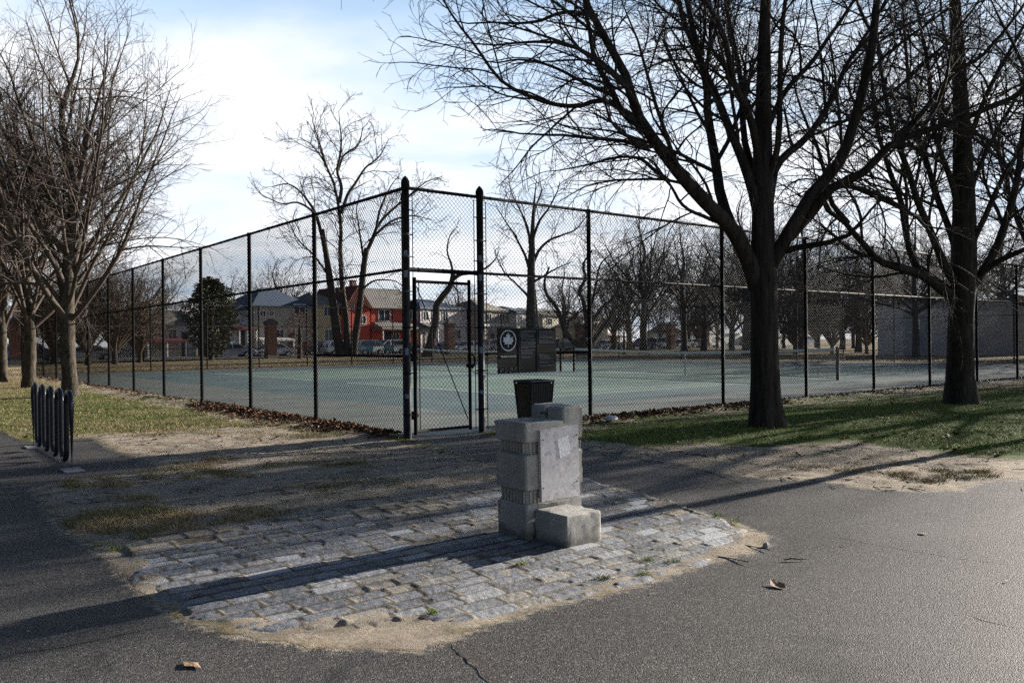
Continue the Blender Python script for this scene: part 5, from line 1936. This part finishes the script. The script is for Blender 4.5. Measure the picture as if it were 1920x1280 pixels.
tag(pC, 'multi stemmed bare tree behind the fence, left of the largest trunk', 'tree', GB)
for u, Y, pr, sc, rz, lab in ((1320, 100, pA, .85, 1.0, 'thin far trunk beside the farthest pier'),
                              (1452, 80, pC, .9, 2.0, 'bare tree mostly hidden behind the largest trunk'),
                              (1610, 78, pA, .8, 3.0, 'bare tree between the largest trunk and the pale wall'),
                              (1150, 106, pC, 1.0, 5.0, 'far bare tree behind the white gabled house'),
                              (555, 112, pC, 1.0, 1.3, 'thin bare tree rising behind the blue roof'),
                              (520, 118, pA, .9, 2.3, 'slim bare tree left of the blue roof ridge'),
                              (440, 110, pC, .95, 3.3, 'thin bare tree just right of the evergreen'),
                              (860, 120, pB, .8, .3, 'faint bare tree behind the pink house'),
                              (300, 105, pC, .8, .9, 'bare tree behind the low grey house'),
                              (1420, 118, pB, 1.1, 1.9, 'far bare tree behind the flat roofed building'),
                              (1660, 90, pC, 1.05, 4.4, 'bare tree behind the left end of the pale wall'),
                              (1400, 72, pA, .95, .5, 'near bare tree close to the left side of the largest trunk'),
                              (1500, 78, pB, 1.0, 1.5, 'near bare tree just right of the largest trunk'),
                              (1180, 98, pA, .9, 3.9, 'thin far tree left of the dark straight trunk'),
                              (1580, 96, pC, 1.1, 2.9, 'hazy far tree above the net post'),
                              (1740, 100, pC, 1.2, .2, 'hazy far tree over the pale wall'),
                              (1700, 118, pB, 1.2, 3.6, 'farthest hazy tree over the pale wall'),
                              (1060, 112, pB, .85, 4.6, 'far tree rising over the cream house'),
                              (1800, 84, pA, .95, 1.7, 'bare tree behind the pale wall, right of the second trunk'),
                              (1880, 76, pB, .9, 2.9, 'bare tree behind the pale wall at the right edge')):
    c = copy_tree(pr)
    x, y = gpx(u, Y)
    c.location = (x, y, 0)
    c.rotation_euler = (0, 0, rz)
    c.scale = (sc, sc, sc)
    tag(c, lab, 'tree', GB)
pD = vase_tree('tree', gpx(1717, 55.5), 66, FT, ht=11.0, fork=3.0, tr=.24, nl=12, lean=(.7, 1.45), lv=(1.0, 1.4, 1.8, 1.2), rmin=.008, trop=.0, wig=.10)
tag(pD, 'bare tree with level limbs standing before the pale wall', 'tree', GB)
c = copy_tree(pD)
c.location = (*gpx(1945, 50), 0)
c.rotation_euler = (0, 0, 2)
tag(c, 'level limbed bare tree at the right edge before the pale wall', 'tree', GB)
# trees off to the right whose long shade lies across the courts
for i, (x, y, pr, sc) in enumerate(((37, 38, pA, .9), (43, 46, pC, .9), (36, 50, pB, .8), (30.5, 33.5, pC, .75), (48, 60, pA, .9), (26.5, 29.5, pC, .7))):
    c = copy_tree(pr)
    c.location = (x, y, 0)
    c.rotation_euler = (0, 0, i * 1.3)
    c.scale = (sc, sc, sc)
    tag(c, 'bare tree outside the right edge of the view, casting shade on the courts', 'tree', 'shade trees right of the courts')

# twiggy thickets and an evergreen
brt = M('russet_twig', (0.135, 0.105, 0.080), 0.85, 0.35, 1.5, 0, 30, 0.2)
th = vase_tree('tree', gpx(215, 62), 71, (barkl, brt), ht=9.5, fork=0.9, tr=.22, nl=26, lean=(.05, .75), llen=(.7, .95), lv=(2.0, 2.4, 2.4, 0), rmin=.0075, trop=.02, wig=.08, leader=False, ratios=(.4, .5, .6))
tag(th, 'dense brown twiggy tree behind the left fence', 'tree', 'twiggy brown thicket trees')
for u, Y, sc, rz, lab in ((262, 66, .82, 1, 'shorter brown twiggy tree, right of the dense one by the left fence'), (165, 60, .95, 2.2, 'brown twiggy tree behind the trunk nearest the bike rack'),
                          (100, 66, .95, 4.2, 'brown twiggy tree between the two left trunks'), (40, 72, 1.0, .6, 'brown twiggy tree at the far left beyond the fence'),
                          (1310, 128, 1.1, 5.6, 'grey brown thicket far behind the farthest pier'), (1530, 120, 1.2, 1.9, 'grey brown thicket far right of the largest trunk'),
                          (1490, 74, .75, 1.1, 'brown thicket right of the largest trunk'), (1560, 70, .7, 3.1, 'brown thicket between the net post and the pale wall'), (1625, 70, .72, 5.1, 'brown thicket by the left end of the pale wall')):
    c = copy_tree(th)
    x, y = gpx(u, Y)
    c.location = (x, y, 0)
    c.rotation_euler = (0, 0, rz)
    c.scale = (sc, sc, sc)
    tag(c, lab, 'tree', 'twiggy brown thicket trees')

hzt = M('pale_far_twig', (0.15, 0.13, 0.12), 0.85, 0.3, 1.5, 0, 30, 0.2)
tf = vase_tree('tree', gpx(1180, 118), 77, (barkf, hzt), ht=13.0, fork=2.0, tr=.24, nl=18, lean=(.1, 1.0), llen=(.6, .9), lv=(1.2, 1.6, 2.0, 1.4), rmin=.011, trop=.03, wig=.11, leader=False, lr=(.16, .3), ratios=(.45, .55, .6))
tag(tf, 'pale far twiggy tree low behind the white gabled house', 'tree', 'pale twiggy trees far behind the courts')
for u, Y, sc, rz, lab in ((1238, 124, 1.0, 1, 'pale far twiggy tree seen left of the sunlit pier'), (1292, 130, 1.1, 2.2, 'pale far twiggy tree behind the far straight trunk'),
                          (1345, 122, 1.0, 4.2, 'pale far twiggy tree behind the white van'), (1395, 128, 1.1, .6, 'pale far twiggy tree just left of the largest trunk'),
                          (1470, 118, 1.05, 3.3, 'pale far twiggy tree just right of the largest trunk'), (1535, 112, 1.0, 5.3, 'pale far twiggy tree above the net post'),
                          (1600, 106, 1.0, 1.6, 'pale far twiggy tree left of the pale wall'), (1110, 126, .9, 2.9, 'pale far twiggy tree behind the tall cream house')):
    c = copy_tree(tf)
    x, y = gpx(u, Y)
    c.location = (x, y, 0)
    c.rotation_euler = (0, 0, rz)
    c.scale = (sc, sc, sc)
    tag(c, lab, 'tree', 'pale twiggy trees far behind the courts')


def leafy(name, loc, hgt, wd, nleaf, mat, seed, size=0.16, shape='cone', stem=barkf):
    r = np.random.default_rng(seed)
    root = empty(name, (loc[0], loc[1], 0))
    MB().tube([(0, 0, -.1), (0.02, 0, hgt * .5), (0, 0.02, hgt * .92)], [wd * .07, wd * .05, .02], 8).build('trunk', stem, root, True)
    t_ = r.random(nleaf) ** (1.3 if shape == 'cone' else .7)
    az = r.uniform(0, 6.283, nleaf)
    z = 0.06 * hgt + t_ * hgt * .94
    env = (1 - t_) ** .75 if shape == 'cone' else np.sin(np.pi * np.clip(t_, .04, .97)) ** .6
    lob = 1 + .22 * np.sin(az * 3 + z * 2.1) + .18 * np.sin(az * 7 - z * 4)
    rad_ = wd / 2 * env * lob * r.random(nleaf) ** .38
    P = np.stack([rad_ * np.cos(az), rad_ * np.sin(az), z + r.normal(0, .08, nleaf)], -1)
    d1 = unit(np.stack([np.cos(az) + r.normal(0, .5, nleaf), np.sin(az) + r.normal(0, .5, nleaf), r.normal(-.1, .45, nleaf)], -1))
    d2 = unit(np.cross(d1, r.normal(0, 1, (nleaf, 3))))
    s_ = (size * r.uniform(.5, 1.3, nleaf))[:, None]
    V = np.stack([P, P + d1 * s_ + d2 * s_ * .22, P + d1 * s_ * 1.7, P + d1 * s_ - d2 * s_ * .22], 1).reshape(-1, 3)
    np_mesh('foliage', V, [np.arange(nleaf * 4).reshape(-1, 4)], mat, root)
    return root


ev = leafy('evergreen_tree', gpx(396, 74), 7.3, 4.1, 9000, M('evergreen_needles', (0.085, 0.085, 0.050), 0.8, 0.4, 1.5, 0, 10, 0.2, island=.6), 81, .24, 'round')
tag(ev, 'dark olive evergreen tree behind the left fence', 'tree')
for u, Y, hh, wd, c_, lab in ((265, 72, 5.2, 3.6, (0.20, 0.085, 0.035), 'small tree with leftover rust coloured leaves, left of the evergreen'),
                              (562, 76, 4.3, 3.6, (0.17, 0.075, 0.035), 'rust leaved shrub before the beige house'),
                              (1170, 80, 3.0, 2.6, (0.12, 0.07, 0.04), 'brown shrub before the white gabled house')):
    o = leafy('shrub', gpx(u, Y), hh, wd, 1500, M('rust_leaf_%d' % u, c_, 0.8, 0.4, 1.5, 0, 10, .2, island=.5), u, .13, 'round')
    tag(o, lab, 'shrub')

# dark box on a pole over the evergreen, and a leaning utility pole
bx = empty('pole_box', (*gpx(393.5, 84), 0))
Yb = 84.0
zb0, zb1 = zat(393, 545, Yb), zat(393, 518, Yb)
tag(bx, 'dark box on a pole rising above the evergreen', 'utility box')
MB().box((-.22, -.2, zb0), (.22, .2, zb1), .03).build('box', M('dark_steel', (0.03, 0.025, 0.025), .6), bx)
MB().tube([(0, .3, 0), (0, .3, zb1 - .1)], .1, 8).build('pole', barkf, bx)
up = empty('utility_pole', (*gpx(1014, 96), 0))
tag(up, 'leaning grey utility pole right of the straight trunk, behind the sign', 'pole')
a = np.array(P3(1014, 655, 96)) - np.array([*gpx(1014, 96), 0])
b = np.array(P3(1002, 535, 96)) - np.array([*gpx(1014, 96), 0])
MB().tube([(a[0], a[1], 0), tuple(b)], [.16, .12], 8).build('pole', M('pole_wood', (.20, .19, .18), .9), up, True)
MB().tube([(b[0] - .9, b[1], b[2] - .6), (b[0] + .9, b[1], b[2] - .6)], .06, 5).build('crossarm', M('pole_wood', (.20, .19, .18), .9), up)

print('GROWN', GROWN, sum(GROWN))
#@@COVER
# ------------------------------------------------------------------ leaf litter, grass, small litter
leafm = M('dead_leaf', (0.150, 0.082, 0.050), 0.75, 0.25, 20, 0, 20, 0.2, island=.85)
fleafm = M('fallen_tan_leaf', (0.27, 0.185, 0.12), 0.7, 0.3, 30, 0.3, 60, 0.25, island=.7)


def leaf_shape():
    return np.array([(0, -1, 0), (.45, -.45, .12), (.62, .15, .2), (.3, .75, .12), (0, 1.1, 0), (-.3, .75, .12), (-.62, .15, .2), (-.45, -.45, .12), (0, 0, -.03)])


def leaves(name, P, size, r, mat, lift=0.5, cmax=2.8):
    n = len(P)
    L_ = leaf_shape()
    k = len(L_)
    a = r.uniform(0, 6.283, n)
    tx, ty = r.normal(0, lift, n), r.normal(0, lift, n)
    s_ = size * r.uniform(.55, 1.35, n)
    curl = r.uniform(-.5, cmax, n)
    B = np.repeat(L_[None], n, 0) * np.array([1, 1, 1])
    B = B + r.normal(0, .1, B.shape)
    B[:, :, 2] = B[:, :, 2] * curl[:, None] + .25 * curl[:, None] * (B[:, :, 1] ** 2) * .5
    B = B * s_[:, None, None]
    z = B[:, :, 2] + tx[:, None] * B[:, :, 0] + ty[:, None] * B[:, :, 1]
    x = np.cos(a)[:, None] * B[:, :, 0] - np.sin(a)[:, None] * B[:, :, 1]
    y = np.sin(a)[:, None] * B[:, :, 0] + np.cos(a)[:, None] * B[:, :, 1]
    z = z - z.min(axis=1, keepdims=True) * .8
    V = np.stack([x, y, z], -1) + P[:, None, :]
    T = np.array([(i, (i + 1) % 8, 8) for i in range(8)])
    T = (np.arange(n)[:, None, None] * k + T[None]).reshape(-1, 3)
    return np_mesh(name, V.reshape(-1, 3), [T], mat)


r = np.random.default_rng(90)


def along(n, s0, s1, side, spread, power=1.0):
    s_ = s0 + (s1 - s0) * r.random(n) ** power
    d = -np.abs(r.normal(0.02, spread, n)) + r.normal(0.03, .05, n)
    clump = 0.5 + 0.9 * vnoise(s_ * 1.1, s_ * 0, 7)
    d = d * clump
    zz_ = np.abs(r.normal(0, 1, n)) * .013 * clump * np.exp(-np.abs(d) / .35)
    if side == 'L':
        x, y = CX + LX * s_ + RX * d, CY + LY * s_ + RY * d
    else:
        x, y = CX + RX * s_ + LX * d, CY + RY * s_ + LY * d
    return np.stack([x, y, zz_ + .055 * np.exp(-(d / .45) ** 2) + .002], -1)


Pl = np.concatenate([along(4800, .2, 9, 'L', .26), along(2200, 4, 36, 'L', .22), along(3200, 1.9, 9.5, 'R', .22), along(1700, 8, 36, 'R', .2)])
tag(leaves('leaf_litter', Pl, .032, r, leafm, .32, 2.0), kind='stuff')
# thinner scatter over the lawns and inside the court edges
n = 5200
xs_, ys_ = r.uniform(-26, 24, n), 9.5 + 60 * r.random(n) ** 1.6
ri, li = rl(xs_, ys_)
ok = ~((ri > 0) & (li > 0) & (ri < WR) & (li < WL)) & (sdf(ASPH, xs_, ys_) < -.1)
na_ = 90
xa_, ya_ = r.uniform(-4, 9, na_), 3.2 + 9 * r.random(na_) ** 1.5
Pa = np.stack([xa_, ya_, 0 * xa_ - .004], -1)
Ps = np.stack([xs_, ys_, 0 * xs_ + .004], -1)[ok]
nb_ = 5200
s_ = r.uniform(-5, 45, nb_)
dd = np.abs(r.normal(0, 3.2, nb_)) + .2
Pb = np.stack([CX + RX * s_ + LX * (WL + dd), CY + RY * s_ + LY * (WL + dd), 0 * s_ + .01], -1)
s2 = r.uniform(0, WL, nb_)
Pb2 = np.stack([CX + RX * (WR + dd) + LX * s2, CY + RY * (WR + dd) + LY * s2, 0 * s_ + .01], -1)
xd_, yd_ = r.uniform(-6, 9, 3000), r.uniform(4.5, 12.5, 3000)
okd = (np.maximum(sdf(SOIL, xd_, yd_), sdf(SOIL2, xd_, yd_)) > -.1) & (sdf(ASPH, xd_, yd_) < -.03) & (vnoise(xd_ * 1.5, yd_ * 1.5, 19) > .45) & ((sdf(COB, xd_, yd_) < 0) | (r.random(3000) < .07))
xd_, yd_ = xd_[okd], yd_[okd]
tag(leaves('soil_leaves', np.stack([xd_, yd_, bilin(xd_, yd_) + .012 * (sdf(COB, xd_, yd_) > 0)], -1), .021, r, fleafm, .2, 1.4), kind='stuff')
# thin fallen twigs on the bare soil
nt_ = 260
xt_, yt_ = r.uniform(-6, 9, nt_ * 6), r.uniform(4.5, 12.5, nt_ * 6)
okt = (np.maximum(sdf(SOIL, xt_, yt_), sdf(SOIL2, xt_, yt_)) > 0) & (sdf(COB, xt_, yt_) < -.05)
xt_, yt_ = xt_[okt][:nt_], yt_[okt][:nt_]
at_ = r.uniform(0, 6.283, len(xt_))
lt_ = r.uniform(.05, .28, len(xt_))
q_ = np.linspace(-.5, .5, 5)
PT = np.stack([xt_[:, None] + np.cos(at_)[:, None] * lt_[:, None] * q_ + r.normal(0, .006, (len(xt_), 5)), yt_[:, None] + np.sin(at_)[:, None] * lt_[:, None] * q_ + r.normal(0, .006, (len(xt_), 5)), bilin(xt_, yt_)[:, None] + .006 + 0 * q_], -1)
VT, QT = tubes(PT, np.full(PT.shape[:2], .0028), 4)
tag(np_mesh('fallen_twigs', VT, [QT], twigm), kind='stuff')
tag(leaves('leaf_crumbs', Pa, .012, r, fleafm, .1, .8), kind='stuff')
tag(leaves('scattered_leaves', np.concatenate([Ps, Pb, Pb2]), .045, r, fleafm, .25, 1.6), kind='stuff')


def blades(name, X, Y, Z, h_, w_, mat, r, lean=.6):
    n = len(X)
    a = r.uniform(0, 6.283, n)
    hh = h_ * r.uniform(.45, 1.3, n)
    lx, ly = r.normal(0, lean, n) * hh, r.normal(0, lean, n) * hh
    wx, wy = np.cos(a) * w_, np.sin(a) * w_
    V = np.stack([np.stack([X - wx, Y - wy, Z - .004], -1), np.stack([X + wx, Y + wy, Z - .004], -1), np.stack([X + lx, Y + ly, Z + hh], -1)], 1).reshape(-1, 3)
    return np_mesh(name, V, [np.arange(n * 3).reshape(-1, 3)], mat)


def zground(x, y):
    i = np.clip(np.searchsorted(gx, x) - 1, 0, len(gx) - 2)
    j = np.clip(np.searchsorted(gy, y) - 1, 0, len(gy) - 2)
    return ZZ[j, i]


def scatter(n, x0, x1, y0, y1, dens, power=1.4):
    X = r.uniform(x0, x1, n)
    Y = y0 + (y1 - y0) * r.random(n) ** power
    so_ = np.maximum(sdf(SOIL, X, Y), sdf(SOIL2, X, Y)) + .45 * fbm(X * 1.6, Y * 1.6, 3, 33)
    ri, li = rl(X, Y)
    ok = (sdf(ASPH, X, Y) < -.06) & (so_ < -.1) & ~((ri > -.55) & (li > .5)) & ~((li > -.75) & (ri > 0)) & (vnoise(X * 2, Y * 2, 3) + r.random(n) * .6 > dens)
    return X[ok], Y[ok]


gA = M('grass_blade', (0.175, 0.235, 0.045), 0.7, 0.3, 3, 0, 20, .2, island=.5)
gB_ = M('yellow_grass_blade', (0.20, 0.175, 0.075), 0.7, 0.3, 3, 0, 20, .2, island=.55)
gC_ = M('straw_blade', (0.32, 0.25, 0.15), 0.75, 0.3, 3, 0, 20, .2, island=.6)
X, Y = scatter(110000, 1.0, 16, 9.6, 22, .35)
tag(blades('grass', X, Y, zground(X, Y), .045, .0035, gA, r), kind='stuff')
X, Y = scatter(150000, -22, -1.0, 11.0, 38, .35)
tag(blades('grass', X, Y, zground(X, Y), .045, .005, gB_, r), kind='stuff')
# straw and dead turf in clumps on the bare soil
Xs, Ys = [], []
for (u, v, su, sv, n_) in ((320, 968, 120, 16, 9000), (230, 985, 60, 14, 3000), (400, 878, 70, 9, 4200), (180, 905, 60, 6, 3200), (640, 868, 50, 6, 1400), (420, 800, 120, 8, 5200), (560, 815, 80, 6, 2500), (620, 905, 90, 6, 1200), (1780, 890, 60, 6, 2600), (1560, 880, 80, 6, 1200), (460, 975, 40, 5, 1400), (300, 810, 90, 6, 3000)):
    for _ in range(14):
        cu_, cv_ = r.normal(u, su), r.normal(v, sv)
        q = np.array([G(a, b) for a, b in zip(r.normal(cu_, su * .22, n_ // 14), r.normal(cv_, sv * .3, n_ // 14))])
        Xs.append(q[:, 0])
        Ys.append(q[:, 1])
X, Y = np.concatenate(Xs), np.concatenate(Ys)
ok = (sdf(ASPH, X, Y) < -.03) & (sdf(COB, X, Y) < -.03) & (rl(X, Y)[0] < -.2) | (X > 2) & (sdf(ASPH, X, Y) < -.03)
X, Y = X[ok], Y[ok]
m_ = vnoise(X * 2.2, Y * 2.2, 8) > .5
tag(blades('dead_grass', X[m_], Y[m_], zground(X[m_], Y[m_]), .035, .0028, gC_, r, 1.2), kind='stuff')
tag(blades('sparse_turf', X[~m_], Y[~m_], zground(X[~m_], Y[~m_]), .035, .0028, gB_, r, .9), kind='stuff')
# tufts in the cobble joints
Xs, Ys = [], []
for u, v in ((1345, 968), (1378, 978), (1262, 1055), (1206, 1078), (1130, 1085), (812, 1150), (215, 1028), (1170, 940), (980, 1058), (1215, 1050)):
    q = np.array([G(a, b) for a, b in zip(r.normal(u, 7, 90), r.normal(v, 2.2, 90))])
    Xs.append(q[:, 0])
    Ys.append(q[:, 1])
X, Y = np.concatenate(Xs), np.concatenate(Ys)
tag(blades('joint_weeds', X, Y, 0 * X + .004, .025, .002, gA, r, .8), kind='stuff')


def one_leaf(u, v, size, seed, lab, rz, lift=.06):
    rr2 = np.random.default_rng(seed)
    o = leaves('fallen_leaf', np.array([[0, 0, 0.0]]), size, rr2, fleafm, lift, .5)
    x, y = G(u, v)
    o.location = (x, y, -.006)
    o.rotation_euler = (0, 0, rz)
    tag(o, lab, 'leaf', 'dead leaves lying on the asphalt')


one_leaf(362, 1243, .055, 3, 'curled tan leaf on the asphalt at the bottom left', .4)
one_leaf(1458, 1096, .055, 8, 'pale curled leaf in the middle of the sunlit asphalt', 1.4, .1)
one_leaf(1730, 998, .05, 12, 'dark curled leaf on the asphalt at the right', 2.2, .1)
one_leaf(582, 1020, .03, 15, 'small leaf on the cobbles left of the fountain', .2)
tw = tag(MB().tube([(-.07, 0, .006), (-.02, .008, .012), (.03, 0, .008), (.08, .01, .006)], [.004, .005, .004, .002], 6).build('twig', twigm), 'short dark twig on the asphalt right of the cobbles', 'twig')
tw.location = (*G(1490, 1048), -.008)
pb = tag(MB().loft([[(-.03, 0, .0), (.0, -.025, .0), (.03, 0, 0), (0, .025, 0)], [(-.025, 0, .02), (.0, -.02, .022), (.026, 0, .02), (0, .02, .018)], [(-.008, 0, .032), (0, -.008, .033), (.009, 0, .032), (0, .008, .03)]]).build('pebble', M('pale_pebble', (.4, .39, .37), .9)), 'pale pebble at the right tip of the cobbles', 'pebble')
pb.location = (*G(1437, 1023), -.008)
# crumpled white bag in the leaves
me_v, me_t = [], []
nu, nv_ = 16, 9
rb = np.random.default_rng(4)
rings = []
for j in range(nv_):
    ph = math.pi * (j + .5) / nv_
    rings.append([(.13 * math.sin(ph) * math.cos(t_) * rb.uniform(.7, 1.25), .07 * math.sin(ph) * math.sin(t_) * rb.uniform(.7, 1.25), .05 - .05 * math.cos(ph) * rb.uniform(.8, 1.2)) for t_ in np.linspace(0, 2 * math.pi, nu + 1)[:-1]])
bag = tag(MB().loft(rings).build('plastic_bag', M('bag_plastic', (.45, .47, .55), .4, .1, 10)), 'crumpled pale plastic bag in the leaves at the foot of the right fence', 'bag')
bag.location = (*G(1146, 793), .03)
bag.rotation_euler = (0, 0, .6)
